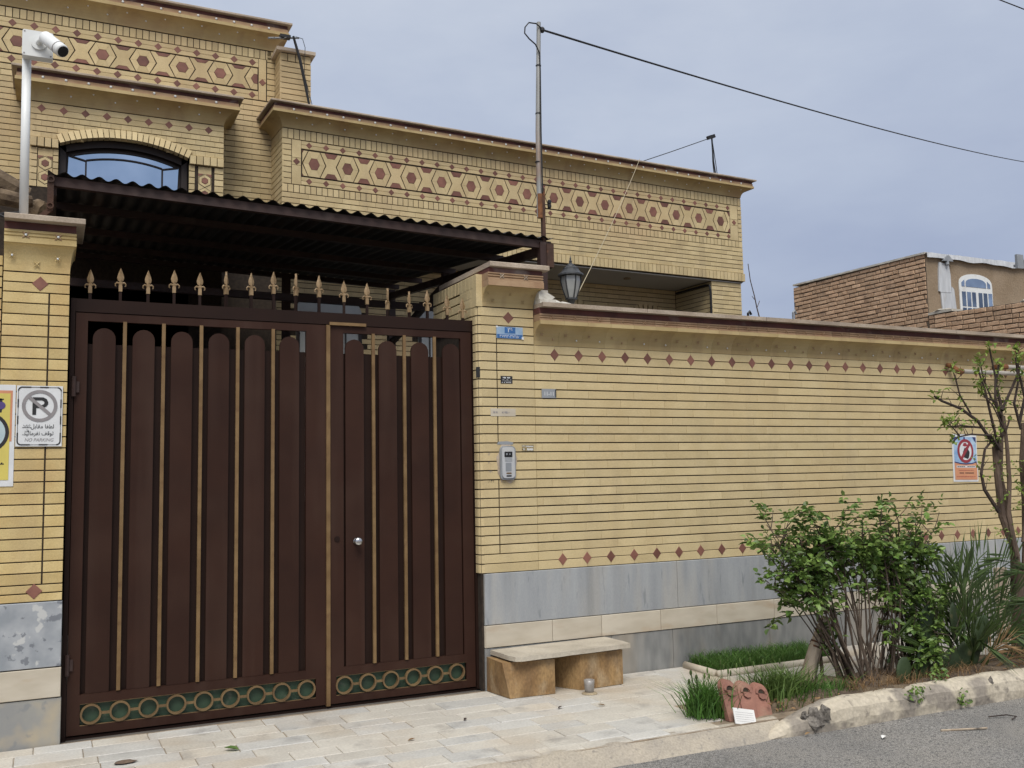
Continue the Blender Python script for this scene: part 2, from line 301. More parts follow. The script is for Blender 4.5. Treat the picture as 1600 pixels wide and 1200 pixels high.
def lay(parent, name, items, limit=290, rest='far_bricks', jit=.0):
    """items: (mesh, frame, u, v, z, area); the largest in view become parts, what is left is one joined part"""
    if len(items) > limit:
        items = sorted(items, key=lambda t: -t[5] / (t[1].w(t[2], t[3], t[4]) - CAM).length_squared)
    for me, F, u, v, z, a in items[:limit]:
        place(name, me, F, u, v + random.uniform(-jit, jit), z, parent)
    if len(items) > limit:
        V = []; Fc = []; fm = []; mats = []
        for me, F, u, v, z, a in items[limit:]:
            n = len(V); v += random.uniform(-jit, jit)
            V += [F.w(u + p.co.x, v + p.co.y, z + p.co.z) for p in me.vertices]
            Fc += [tuple(n + i for i in p.vertices) for p in me.polygons]
            mt = me.materials[0]
            if mt not in mats: mats.append(mt)
            fm += [mats.index(mt)] * len(me.polygons)
        mk(rest, V, Fc, mats, parent, kind='stuff', fm=fm)
def courses(F, u0, u1, zs, v, m, Lb=.2, joint=.0015, skip=None, d=.02, hg=.0085, start=None):
    out = []
    for i, (za, zb) in enumerate(zs):
        u = u0 - (((i % 2) * Lb / 2) if start is None else start[i % len(start)])
        while u < u1 - .004:
            a, b = max(u, u0), min(u + Lb, u1)
            if b - a > .012 and not (skip and skip((a + b) / 2, (za + zb) / 2)):
                wd, ht = b - a - joint, zb - za - hg
                out.append((tile_mesh(wd, ht, m, d), F, (a + b) / 2, v, (za + zb) / 2, wd * ht))
            u += Lb
    return out
def soldiers(F, u0, u1, za, zb, v, m, pitch=.0655, gap=.008, d=.02):
    n = max(1, round((u1 - u0) / pitch)); p = (u1 - u0) / n
    return [(tile_mesh(p - gap, zb - za - gap, m, d), F, u0 + p * (i + .5), v, (za + zb) / 2, p * (zb - za)) for i in range(n)]
def rows(z0, z1, pitch): 
    n = round((z1 - z0) / pitch); return [(z0 + (z1 - z0) * i / n, z0 + (z1 - z0) * (i + 1) / n) for i in range(n)]
def wrap(name, x0, x1, y0, y1, prof, m, parent, F=W0, sides='LRF', smooth=False, rs=1.0):
    """moulding that runs round the sides of a rectangle; prof = (offset outwards, z)"""
    V = []; Fc = []
    for o, z in prof:
        l = o if 'L' in sides else 0; r = o * rs if 'R' in sides else 0; f = o if 'F' in sides else 0; b = o if 'B' in sides else 0
        V += [F.w(x0 - l, y0 - f, z), F.w(x1 + r, y0 - f, z), F.w(x1 + r, y1 + b, z), F.w(x0 - l, y1 + b, z)]
    for i in range(len(prof) - 1): Fc += [(4 * i + k, 4 * i + (k + 1) % 4, 4 * i + 4 + (k + 1) % 4, 4 * i + 4 + k) for k in range(4)]
    n = 4 * (len(prof) - 1); Fc += [(3, 2, 1, 0), (n, n + 1, n + 2, n + 3)]
    return mk(name, V, Fc, m, parent)
def cove(off, z0, z1, n=7, o0=0.0): return [(o0 + (off - o0) * (1 - math.cos(math.pi / 2 * i / n)), z0 + (z1 - z0) * math.sin(math.pi / 2 * i / n)) for i in range(n + 1)]
def diamond(r, m, y=0, d=.012, rz=None):
    rz = rz or r; return poly_mesh('diamond%.3f%.3f%.3f' % (r, y, rz), [(-r, 0), (0, -rz), (r, 0), (0, rz)], m, d, .002, y)
def text(name, body, size, x, y, z, m, parent, align='CENTER', sx=1.0, shear=0.0, F=None, bold=0.0):
    cu = bpy.data.curves.new(name, 'FONT'); cu.body = body; cu.size = 1; cu.align_x = align; cu.align_y = 'CENTER'; cu.resolution_u = 3; cu.shear = shear; cu.offset = bold
    o = bpy.data.objects.new(name, cu); COL.objects.link(o); bpy.context.view_layer.update()
    me = bpy.data.meshes.new_from_object(o.evaluated_get(bpy.context.evaluated_depsgraph_get())); bpy.data.objects.remove(o)
    for v in me.vertices: v.co = (v.co.x * sx * size, 0, v.co.y * size)
    me.materials.clear(); me.materials.append(m); me.update()
    return put(name, me, (x, y, z), parent)
def star_mesh(r, m):
    k = ('star', r, m.name)
    if k not in _tc:
        b = MB()
        for a in range(4):
            an = math.pi / 4 + a * math.pi / 2; dx, dz = math.cos(an), math.sin(an); px, pz = -dz, dx
            b.add([(dx * .12 * r, -.002, dz * .12 * r), (dx * .6 * r + px * .26 * r, -.001, dz * .6 * r + pz * .26 * r), (dx * 1.2 * r, -.0005, dz * 1.2 * r), (dx * .6 * r - px * .26 * r, -.001, dz * .6 * r - pz * .26 * r), (dx * .6 * r, -.006, dz * .6 * r)],
                  [(0, 4, 3), (4, 0, 1), (4, 1, 2), (4, 2, 3)])
        b.ico((0, -.003, 0), r * .3, (1, .9, 1), 0, 6, 4)
        _tc[k] = mesh(b.v, b.f, m, name='flower')
    return _tc[k]
def bead_mesh(r, m):
    k = ('bead', r, m.name)
    if k not in _tc: b = MB().ico((0, 0, 0), r, (1, .8, 1), 0, 7, 5); _tc[k] = mesh(b.v, b.f, m, True, name='bead')
    return _tc[k]

# ------------------------------------------------------------------ ground, road, paving, kerb
def sheet(name, x0, x1, y0, y1, z, m, nx=1, ny=1, amp=0, sc=1.0, kind='structure', zf=None):
    V = []; Fc = []
    for j in range(ny + 1):
        for i in range(nx + 1):
            x = x0 + (x1 - x0) * i / nx; y = y0 + (y1 - y0) * j / ny
            V.append((x, y, (zf(x, y) if zf else z) + (amp * mnoise.noise(Vector((x * sc, y * sc, z))) if amp else 0)))
    for j in range(ny):
        for i in range(nx): a = j * (nx + 1) + i; Fc.append((a, a + 1, a + nx + 2, a + nx + 1))
    return mk(name, V, Fc, m, smooth=True, kind=kind)
sheet('ground', -400, 400, -400, 400, -.16, GROUT)
sheet('road', -60, 60, -9.5, -1.62, -.085, ASPH, 240, 40, .006, 1.3)
pave = mk('pavement', *(lambda b: (b.v, b.f))(MB().box(-12, 12, -1.56, .02, -.14, -.006)), GROUT, kind='structure')
apron = sheet('apron', -12, .62, -1.78, -1.51, 0, CONC, 260, 14, .010, 4.0, zf=lambda x, y: -.003 - .095 * max(0, min(1, (-1.54 - y) / .15)) ** 1.4 - .10 * max(0, min(1, (x - .30) / .3)) ** 2 * max(0, min(1, (-1.56 - y) / .2)))
def paver_mesh(wd, dp, m):
    k = ('pv', round(wd, 2), round(dp, 2), m.name)
    if k not in _tc:
        x, y, ch = wd / 2, dp / 2, .004
        V = [(a * (x - ch), b * (y - ch), .0) for a, b in ((-1, -1), (1, -1), (1, 1), (-1, 1))] + [(a * x, b * y, -.004) for a, b in ((-1, -1), (1, -1), (1, 1), (-1, 1))] + [(a * x, b * y, -.03) for a, b in ((-1, -1), (1, -1), (1, 1), (-1, 1))]
        Fc = [(0, 1, 2, 3)]
        for q in (0, 4): Fc += [(q + i, q + 4 + i, q + 4 + (i + 1) % 4, q + (i + 1) % 4) for i in range(4)]
        _tc[k] = mesh(V, Fc, m, name='paver')
    return _tc[k]
y = -.02; items = []; ri = 0
rnd = random.Random(3)
while y > -1.50:
    dp = [.155, .20, .14, .165, .15, .16, .145, .15, .15][ri % 9]
    dp = min(dp, y + 1.545)
    x = -6.3 + rnd.random() * .3
    while x < 8:
        ln = rnd.choice([.26, .30, .30, .34, .40])
        if not (x + ln / 2 > .28 and y - dp / 2 < -1.02):
            m = PAVB if rnd.random() < .40 else PAV
            items.append((paver_mesh(ln - .004, dp - .004, m), W0, x + ln / 2, y - dp / 2, 0, ln * dp))
        x += ln
    y -= dp; ri += 1
lay(pave, 'paving_stone', items, 300, 'far_paving_stones')
for o in [c for c in pave.children if c.name.startswith('paving_stone')]:
    o.rotation_euler = (R(rnd.uniform(-.35, .35)), R(rnd.uniform(-.25, .25)), 0); o.location.z += rnd.uniform(-.0025, .0015)
sheet('planting_bed', .22, 8, -1.62, -1.03, .03, SOIL, 160, 26, .025, 6.0, zf=lambda x, y: -.03 + .075 * min(1, max(0, (x - .25) / .85)) * min(1, max(0, (-1.03 - y) / .05)) + .022 * min(1, max(0, x - .22) / .1) - .16 * max(0, (-1.40 - y) / .2) * max(0, min(1, (1.25 - x) / .35)))
# kerb: rounded hand-cast concrete, paint peeling
V = []; Fc = []; prof = [(-1.695, -.10), (-1.70, -.03), (-1.690, .03), (-1.655, .068), (-1.61, .080), (-1.565, .074), (-1.535, .05), (-1.525, -.10)]
NX = 150
for i in range(NX + 1):
    x = .44 + 7.2 * (i / NX) ** 1.25
    t = min(1, (x - .44) / .62); tp = math.sin(t * math.pi / 2)
    lump = .014 * mnoise.noise(Vector((x * 1.9, 3, 0))) + .012 * mnoise.noise(Vector((x * 6, 1, 0)))
    for j, (py, pz) in enumerate(prof):
        j3 = mnoise.noise(Vector((x * 9, j * .8, 5))) * .008
        z = -.10 + (pz + .10) * (.10 + .9 * tp) + (lump + j3 if 0 < j < 7 else 0) * tp
        V.append((x, -1.61 + (py + 1.61) * (.45 + .55 * tp) + j3 - .03 * math.sin(x * .8) * 0, z))
n = len(prof)
for i in range(NX): Fc += [(i * n + k, (i + 1) * n + k, (i + 1) * n + k + 1, i * n + k + 1) for k in range(n - 1)]
Fc.append(tuple(range(n)))
kb = mk('kerb', V, Fc, KERB, kind='structure')
for (x, y, z, r_, s_) in ((.80, -1.665, -.02, .055, (1.0, .75, 1.2)), (.87, -1.670, .0, .045, (1, .8, 1.1)), (.74, -1.655, .015, .030, (1, .7, .8)), (1.55, -1.665, .0, .05, (1.6, .6, .9)), (2.35, -1.665, .02, .05, (1.4, .6, .9))):
    b = MB(); b.ico((x, y, z), r_, s_, .9, 10, 7); b.obj('exposed_rubble', RUBB, kb)
sheet('yard_floor', -6, 9, .02, 6, -.012, YARD, 2, 2)

# ------------------------------------------------------------------ street wall right of the gate
P = .065; Z0 = 2.287
wall = thing('boundary_wall', (3, .14, 0), 'long yellow brick street wall with diamond tiles over a grey marble plinth', 'wall')
XW0, XW1 = -.168, 7.0
MB().box(XW0, XW1, .006, .26, .0, 2.69).obj('wall_core', MOR, wall)
zs = [(Z0 - P * (i + 1), Z0 - P * i) for i in range(21)]
it = courses(W0, XW0, XW1, zs, 0, BR, .40, .0010, start=[.0, .27, .13, .35, .07, .2])
lay(wall, 'brick', it, 290, 'far_bricks', .0006)
SP = .2044
it = []; dm = []
for (zc, k0, xs) in ((Z0 + P, 0, 0.0), (.858, -2, -.379 + 2 * SP)):
    for k in range(k0, 34):
        x = xs + SP * k
        if x > XW1 - .1 or x < XW0 + .02: continue
        dm.append((x, zc))
for zc in (Z0 + P * .5, Z0 + P * 1.5, .8905, .825):
    ph = 0.0 if zc > 1 else -.379 + SP
    x = ph - SP
    while x < XW1:
        a, b = max(x, XW0), min(x + SP, XW1)
        if b - a > .02: it.append((tile_mesh(b - a - .0012, P - (.006 if zc > 1 else .004), BR), W0, (a + b) / 2, 0, zc, .01))
        x += SP
lay(wall, 'band_brick', it, 290)
for x, zc in dm: place('diamond_tile', diamond(.0375, RED, -.003, .012, .0445), W0, x, 0, zc, wall)
# moulded cornice in short pieces, flowers, strip, coping
def seg_mesh(key, pts, ln, m):
    k = ('seg', key, round(ln, 3), m.name)
    if k not in _tc:
        n = len(pts); V = [(-ln / 2, a, b) for a, b in pts] + [(ln / 2, a, b) for a, b in pts]
        Fc = [tuple(range(n)), tuple(range(2 * n - 1, n - 1, -1))] + [(i, i + n, (i + 1) % n + n, (i + 1) % n) for i in range(n)]
        _tc[k] = mesh(V, [f[::-1] for f in Fc], m, name=key)
    return _tc[k]
cv = [(-o, z) for o, z in cove(.11, .008, .150)]
cvp = cv + [(-.11, .178), (.03, .178), (.03, .008)]
bandp = [(-.10, 0), (-.10, .012), (-.094, .014), (-.094, .020), (-.10, .022), (-.10, .028), (-.094, .030), (-.094, .036), (-.10, .038), (-.10, .049), (.03, .049), (.03, 0)]
for i in range(35):
    x = XW0 + .2 * i + .1
    put('cornice_brick', seg_mesh('cove', cvp, .1988, BRC), (x, 0, 2.409), wall)
    put('relief_brick', seg_mesh('relief', bandp, .1975, BAND), (x, 0, 2.5885), wall)
    if x < 6:
        place('flower', star_mesh(.019, BAND), W0, x, -.1005, 2.613, wall)
        place('flower', star_mesh(.014, BAND), W0, x - .05, -.028, 2.494, wall)
        place('bead', bead_mesh(.0065, WHITE if i % 3 else BAND), W0, x + .05, -.014, 2.462, wall)
MB().box(XW0, XW1, -.088, .25, 2.6385, 2.682).obj('maroon_strip', MAR, wall)
x = XW0 + .004
for ln in (.9, 1.15, 1.0, 1.2, .95, 1.1, .9):
    b = min(x + ln, XW1 + .05)
    m = MB(); m.box(x, b - .004, -.148, .30, 2.6825, 2.713); m.obj('coping_slab', COP, wall); x = b
# plinth slabs
def slab(name, x0, x1, z0, z1, m, parent, y=-.012, d=.02): return put(name, tile_mesh(x1 - x0 - .003, z1 - z0 - .004, m, d, .003), ((x0 + x1) / 2, y, (z0 + z1) / 2), parent)
xs = [-.598, 1.02, 2.5, 4.0, 5.5, 7.0]
for a, b in zip(xs, xs[1:]): slab('grey_slab', a, b, .437, .792, MBL, wall)
xs = [-.596, -.074, .335, .855, 1.38, 1.95, 2.6, 3.2, 3.9, 4.6, 5.4, 6.2, 7.0]
for a, b in zip(xs, xs[1:]): slab('cream_slab', a, b, .283, .437, TRV, wall, -.016, .026)
xs = [-.598, .42, .963, 1.9, 2.7, 3.6, 4.5, 5.6, 7.0]
for a, b in zip(xs, xs[1:]): slab('dark_slab', a, b, -.02, .283, MBD, wall, -.010)

# ------------------------------------------------------------------ right gate pillar
pil = thing('gate_pillar', (-.4, .4, 0), 'yellow brick gate pillar with house number and intercom, right of the gate', 'pillar')
PX0, PX1, PB = -.626, -.170, .85
MB().box(PX0 + .012, PX1, .006, PB, 0, 2.90).obj('pillar_core', MOR, pil)
zs = [(Z0 - P * (i + 1), Z0 - P * i) for i in range(21)] + [(Z0 + P * i, Z0 + P * (i + 1)) for i in range(4)]
zs = sorted(zs)
JX = -.470
it = courses(W0, -.590, PX1 - .001, [z for z in zs], 0, BR, .6, start=[.4], skip=lambda u, z: False)
it = []
for i, (za, zb) in enumerate(zs):
    pl = (za + zb) / 2
    if 1.45 < pl < 1.70 or pl > 2.50: cuts = [-.590, PX1]
    else: cuts = [-.590, JX - .004, JX + .004, PX1]
    for a, b in ((cuts[0], cuts[1]),) if len(cuts) == 2 else ((cuts[0], cuts[1]), (cuts[2], cuts[3])):
        it.append((tile_mesh(b - a, P - .0085, BR), W0, (a + b) / 2, -.002, pl, .02))
for za, zb in ((.792, .8575), (.8575, .922), (2.547, 2.612), (2.612, 2.677)):
    it.append((tile_mesh(PX1 + .59, zb - za - .006, BR), W0, (PX1 - .59) / 2, -.002, (za + zb) / 2, .02))
# rounded corner bricks and the side that faces the gate
FL = Frame((PX0, 0, 0), R(-90))
def corner_mesh(h, m, r=.036):
    k = ('corner', round(h, 3), m.name)
    if k not in _tc:
        V = []; n = 4
        for z in (-h / 2, h / 2):
            V += [(r + .002, -.002, z), (r + .002, .02, z)] if 0 else []
            V += [(r - r * math.sin(math.pi / 2 * i / n), r - .002 - r * math.cos(math.pi / 2 * i / n), z) for i in range(n + 1)] + [(0, .085, z), (.02, .085, z), (r, .02, z)]
        q = n + 4
        Fc = [tuple(range(q)), tuple(range(2 * q - 1, q - 1, -1))] + [(i, i + q, (i + 1) % q + q, (i + 1) % q) for i in range(q)]
        _tc[k] = mesh(V, Fc, m, name='corner')
    return _tc[k]
for za, zb in zs + [(.792, .8575), (.8575, .922), (2.547, 2.612), (2.612, 2.677)]:
    if za > 2.5 and (zb - za) > .0649 and za < 2.5: continue
    put('corner_brick', corner_mesh(zb - za - .009, BR), (PX0, 0, (za + zb) / 2), pil)
lay(pil, 'brick', it)
zsl = [(2.55 + P * i, 2.55 + P * (i + 1)) for i in range(4)]
it = courses(FL, -PB, -.088, zsl, 0, BR, .2, skip=None); lay(pil, 'side_brick', it)
lay(pil, 'side_soldier', soldiers(FL, -PB, -.05, 2.815, 2.915, 0, BR))
place('diamond_tile', diamond(.045, RED, -.003, .012), W0, -.374, 0, 2.608, pil)
QX = -.578
wrap('cove', QX, PX1 - .0, 0.0, .30, cove(.115, 2.683, 2.815), BRC, pil, sides='RF', rs=.3)
MB().box(PX0 + .001, QX, -.0015, .30, 2.679, 2.912).obj('corner_fill', BR, pil)
wrap('lip', QX, PX1, .0, .30, [(.115, 2.8165), (.115, 2.860)], BAND, pil, sides='RF', rs=.3)
wrap('relief_band', QX, PX1, .0, .30, [(o + .015, z) for o, z in [(.095, 2.8615), (.095, 2.873), (.087, 2.875), (.087, 2.882), (.095, 2.884), (.095, 2.892), (.087, 2.894), (.087, 2.900), (.095, 2.902), (.095, 2.911)]], BAND, pil, sides='RF', rs=.3)
wrap('maroon_strip', QX + .01, PX1, .0, PB, [(.100, 2.9125), (.100, 2.946)], MAR, pil, sides='RF', rs=.3)
wrap('cap_slab', QX + .005, PX1, .0, PB, [(.132, 2.9475), (.137, 2.951), (.137, 2.980), (.132, 2.984)], COP, pil, sides='RF', rs=.52)
for xx in (-.47, -.28): place('flower', star_mesh(.022, COP), W0, xx, -.112, 2.887, pil)
for xx in (-.55, -.37, -.19): place('flower', star_mesh(.015, BRC), W0, xx, -.034, 2.775, pil)
for xx in (-.50, -.26): place('flower', star_mesh(.015, BRC), W0, xx, -.012, 2.725, pil)
FS = Frame((-.600, -.010, 0), R(-90))
for nm, za, zb, m in (('grey_slab', .437, .792, MBD), ('cream_slab', .283, .437, TRV), ('dark_slab', -.02, .283, MBD)):
    place(nm, tile_mesh(.105, zb - za - .004, m, .02, .003), FS, -.055, 0, (za + zb) / 2, pil)

# ------------------------------------------------------------------ left gate pillar and the wall beyond it
lp = thing('gate_pillar', (-3.43, .2, 0), 'amber yellow brick gate pillar with no parking sign, left of the gate', 'pillar')
LX0, LX1 = -3.612, -3.262
MB().box(LX0 + .006, LX1 - .006, .006, .36, 0, 2.95).obj('pillar_core', MOR, lp)
zt = 2.591; zs = [(zt - P * (i + 1), zt - P * i) for i in range(26)]
it = []
for za, zb in zs:
    for a, b in ((LX0, -3.374), (-3.365, LX1)):
        it.append((tile_mesh(b - a, P - .0075, BRL), W0, (a + b) / 2, 0, (za + zb) / 2, .02))
zl = zs[-1][0]
for za, zb in ((2.591, 2.649), (2.649, 2.709), (.803, (zl + .803) / 2), ((zl + .803) / 2, zl)):
    it.append((tile_mesh(LX1 - LX0, zb - za - .007, BRL), W0, (LX0 + LX1) / 2, 0, (za + zb) / 2, .02))
lay(lp, 'brick', it)
place('diamond_tile', diamond(.044, RED, -.003, .012), W0, -3.419, 0, 2.645, lp); place('diamond_tile', diamond(.044, RED, -.003, .012), W0, -3.408, 0, .863, lp)
wrap('cove', LX0, LX1, 0, .34, cove(.060, 2.714, 2.868), BRL, lp, sides='RF', rs=.5); wrap('relief_band', LX0, LX1, 0, .34, [(.062, 2.8695), (.062, 2.902), (.056, 2.904), (.056, 2.910), (.062, 2.912), (.062, 2.922), (.056, 2.924), (.056, 2.93), (.062, 2.932), (.062, 2.946)], BRL, lp, sides='RF', rs=.5)
wrap('maroon_strip', LX0, LX1, 0, .34, [(.056, 2.9475), (.056, 2.992)], MAR, lp, sides='RF', rs=.5); wrap('cap_slab', LX0, LX1, 0, .40, [(.115, 2.9935), (.12, 2.997), (.12, 3.024), (.115, 3.028)], COP, lp, sides='RF', rs=.63)
for xx in (-3.50, -3.33): place('flower', star_mesh(.024, BAND), W0, xx, -.064, 2.916, lp); place('bead', bead_mesh(.008, WHITE), W0, xx, -.070, 2.916, lp)
for xx, zz in ((-3.57, 2.80), (-3.33, 2.795)): place('flower', star_mesh(.020, BRL), W0, xx, -.022, zz, lp); place('bead', bead_mesh(.007, WHITE), W0, xx, -.028, zz, lp)
place('flower', star_mesh(.022, BRL), W0, -3.44, -.008, 2.757, lp)
slab('breccia_slab', -3.80, LX1 + .004, .432, .803, MBB, lp); slab('cream_slab', -3.80, LX1 + .006, .262, .430, TRV, lp, -.016, .026); slab('stained_slab', -3.80, LX1 + .010, -.03, .260, MBS, lp, -.010)
lw = thing('neighbour_wall', (-5, .2, 0), 'strip of amber brick wall at the left edge beyond the pillar', 'wall')
MB().box(-7, LX0 - .004, .046, .36, 0, 2.85).obj('wall_core', MOR, lw)
lay(lw, 'brick', courses(W0, -5.2, LX0 - .006, rows(.80, 2.81, P), .04, BRL, .2), 290)

# ------------------------------------------------------------------ gate
gate = thing('iron_gate', (-1.92, .1, 0), 'tall dark brown iron double gate with gilt bars and spear points', 'gate')
GY = .08
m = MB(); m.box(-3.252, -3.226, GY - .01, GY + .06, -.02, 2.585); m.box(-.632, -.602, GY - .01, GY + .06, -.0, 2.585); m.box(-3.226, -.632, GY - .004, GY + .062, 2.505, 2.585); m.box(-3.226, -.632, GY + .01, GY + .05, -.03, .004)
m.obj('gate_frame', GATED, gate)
MB().box(-1.672, -1.42, GY - .020, GY - .0045, 2.500, 2.520).obj('gilt_plate', GOLD, gate)
def leaf(x0, x1, sl, sr, pans, bars, rx0, nr, sl2, sr2):
    """sheet-metal leaf: stiles, rails, arched panels before a dark backing sheet"""
    zb, zt = .015, 2.500
    y0, y1 = GY, GY + .03
    b = MB()
    b.box(x0, x0 + sl, y0, y1, .190, zt); b.box(x1 - sr, x1, y0, y1, .190, zt); b.box(x0, x0 + sl2, y0, y1, zb, .190); b.box(x1 - sr2, x1, y0, y1, zb, .190); b.box(x0 + sl, x1 - sr, y0, y1, 2.452, zt)
    b.box(x0 + sl, x1 - sr, y0, y1, .190, .242); b.box(x0 + sl2, x1 - sr2, y0, y1, zb, .064)
    o = b.obj('gate_leaf', GATE, gate)
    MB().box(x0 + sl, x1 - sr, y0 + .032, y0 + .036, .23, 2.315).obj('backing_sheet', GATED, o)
    MB().box(x0 + .02, x1 - .02, y0 + .0305, y0 + .0345, .05, .20).obj('green_sheet', GREEN, o)
    for c in pans:
        hw = .064; zt2 = 2.412
        pl = [(c - hw, .243), (c + hw, .243)] + [(c + hw * math.cos(a * math.pi / 10), zt2 - hw + hw * math.sin(a * math.pi / 10)) for a in range(0, 11)]
        q = MB(); q.prism(pl, y0 + .008, y0 + .026); q.obj('arched_panel', GATE, o)
    for c in bars:
        q = MB(); q.box(c - .0105, c + .0105, y0 - .010, y0 + .0075, .248, 2.455); q.obj('gilt_bar', GOLD, o)
    for k in range(nr):
        c = rx0 + .159 * k
        q = MB(); q.ring(c, .127, .058, .047, y0 - .008, y0 + .018, 28)
        q.obj('ring', GOLD2, o)
        if k < nr - 1: MB().box(c + .057, c + .102, y0 - .003, y0 + .010, .120, .134).obj('ring_link', GOLD2, o)
    q = MB(); xa, xb = x0 + sl2, x1 - sr2
    for zz in (.064, .186): q.box(xa, xb, y0 + .002, y0 + .008, zz, zz + .004)
    q.obj('gilt_edge', GOLD2, o)
    return o
l1 = leaf(-3.222, -1.694, .067, .132, [-3.062 + .2255 * k for k in range(6)], [-2.947 + .2255 * k for k in range(5)], -3.093, 9, .070, .066)
l2 = leaf(-1.666, -.636, .092, .082, [-1.494 + .235 * k for k in range(4)], [-1.366 + .2235 * k for k in range(3)], -1.572, 6, .041, .069)
MB().box(-1.693, -1.667, GY - .012, GY + .02, .006, 2.500).obj('gilt_bar', GOLD, l1)
m = MB()
for p in ((0, .024), (.020, .022), (.024, .012)): pass
kn = MB(); kn.lathe((0, 0, 0), [(.022, 0), (.022, .004), (.010, .006), (.010, .024), (.020, .030), (.027, .040), (.028, .050), (.022, .060), (.008, .064)], 14)
kn.v = [(-1.487 + x, GY - z, 1.055 + y) for x, y, z in kn.v]; kn.obj('knob', STEEL, l2, True)
m = MB(); m.disc(-1.62, 1.075, .018, GY - .006, GY + .001, 14); m.obj('lock_cover', GATED, l2)
for zz in (.42, 2.05):
    m = MB(); m.tube([(-3.226, GY - .016, zz - .06), (-3.226, GY - .016, zz + .06)], .014, 8); m.box(-3.226, -3.195, GY - .012, GY - .001, zz - .035, zz + .03); m.obj('hinge', BROWN, l1)
SPX = [-3.146, -2.975, -2.815, -2.66, -2.504, -2.341, -2.182, -2.037, -1.889, -1.733, -1.561, -1.398, -1.25, -1.091, -.956, -.805, -.686]
SPZ = [2.776, 2.797, 2.793, 2.809, 2.805, 2.821, 2.825, 2.844, 2.842, 2.841, 2.818, 2.812, 2.786, 2.774, 2.792, 2.77, 2.754]
def finial_mesh():
    b = MB()
    # leaf blade with a ridge, tip at z = 0
    out_ = [(0, 0), (.010, -.022), (.019, -.045), (.023, -.062), (.019, -.078), (.008, -.090)]
    V = []
    for x, z in out_: V += [(-x, 0, z), (0, -.009, z), (x, 0, z), (0, .009, z)]
    b.add(V, [(4 * i + k, 4 * i + (k + 1) % 4, 4 * i + 4 + (k + 1) % 4, 4 * i + 4 + k) for i in range(5) for k in range(4)])
    for s in (-1, 1):
        b.tube([(0, 0, -.112), (s * .012, 0, -.097), (s * .024, 0, -.094), (s * .034, 0, -.102), (s * .034, 0, -.114), (s * .027, 0, -.117)], [.006, .007, .006, .005, .004, .003], 6)
    b.box(-.010, .010, -.010, .010, -.102, -.090); b.box(-.012, .012, -.012, .012, -.150, -.112); b.box(-.009, .009, -.009, .009, -.113, -.101)
    return mesh([(x * .88, y, z) for x, y, z in b.v], b.f, GILT, name='finial')
FM = finial_mesh()
for i, (x, z) in enumerate(zip(SPX, SPZ)):
    o = put('spear_head', FM, (x, GY + .03, z), gate, {5: R(35), 8: R(40), 12: R(48), 13: R(30)}.get(i, R(random.uniform(-12, 12))))
    MB().box(x - .0085, x + .0085, GY + .0215, GY + .0385, 2.586, z - .149).obj('spear_shaft', GATED, o)

# ------------------------------------------------------------------ house behind the gate
house = thing('house', (0, 6.5, 0), 'yellow brick villa with red hexagon tile friezes and deep cornices', 'house')
A = Frame((-1.08, 4.3, 0), R(2.7))
B = W0
YB, YR, YP = 4.35, 4.80, 4.53
bricks = []; sold = []
def clip_poly(pl, lo, hi):
    for lim, sg in ((lo, 1), (hi, -1)):
        out_ = []
        for i in range(len(pl)):
            p, q = pl[i], pl[(i + 1) % len(pl)]; ip, iq = (p[0] - lim) * sg >= 0, (q[0] - lim) * sg >= 0
            if ip: out_.append(p)
            if ip != iq: t = (lim - p[0]) / (q[0] - p[0]); out_.append((lim, p[1] + (q[1] - p[1]) * t))
        pl = out_
        if len(pl) < 3: return None
    return pl
def hexband(F, u_first, nhex, sp, zc, v, u0, u1, hh=.138, k=1.0):
    """row of hexagons and crosses between two dark lines, cut off at u0 and u1"""
    hw, fl = .137 * k, .069 * k; g = .0075
    def piece(name, key, pl, m, u, dv=0, ch=0):
        if u - .2 > u0 and u + .2 < u1: me = poly_mesh(key + '%.2f' % k, pl, m, .012, ch)
        else:
            pl = clip_poly(pl, u0 - u, u1 - u)
            if not pl or max(p[0] for p in pl) - min(p[0] for p in pl) < .012: return
            me = poly_mesh(key + '%.3f%.2f' % (u, k), pl, m, .012, 0)
        place(name, me, F, u, v + dv, zc, house)
    A_ = [(-hw, 0), (-fl, -hh), (fl, -hh), (hw, 0), (fl, hh), (-fl, hh)]
    B_ = [(x * .455, z * .43) for x, z in A_]
    Ao = [(x * (1 - g / hw), z) for x, z in A_]
    for i in range(nhex):
        u = u_first + sp * i
        piece('red_hexagon', 'hexc', B_, RED, u, -.0015, .0015)
        for j in range(6):
            pl = [Ao[j], Ao[(j + 1) % 6], tuple(x * 1.06 for x in B_[(j + 1) % 6]), tuple(x * 1.06 for x in B_[j])]
            cx = sum(p[0] for p in pl) / 4; cz = sum(p[1] for p in pl) / 4
            piece('hexagon_tile', 'hexr%d_' % j, [(cx + (a - cx) * .985, cz + (b - cz) * .985) for a, b in pl], BRH, u)
    s = sp / 2; e0 = s - hw - .006; sl = (hw - fl) / hh
    ee = lambda z: e0 + sl * abs(z)
    X = [(-ee(hh), -hh), (-.078 * k, -hh), (-.042 * k, -.088), (.042 * k, -.088), (.078 * k, -hh), (ee(hh), -hh), (e0, 0), (ee(hh), hh), (.078 * k, hh), (.042 * k, .088), (-.042 * k, .088), (-.078 * k, hh), (-ee(hh), hh), (-e0, 0)]
    for i in range(-1, nhex):
        u = u_first + sp * (i + .5)
        piece('cross_tile', 'cross', X, BRH, u)
        for sg in (1, -1):
            pl = [(-.074 * k, sg * hh), (-.039 * k, sg * .091), (.039 * k, sg * .091), (.074 * k, sg * hh)]
            piece('red_trapezoid', 'trap%d_' % sg, pl if sg > 0 else pl[::-1], RED, u, -.001, 0)
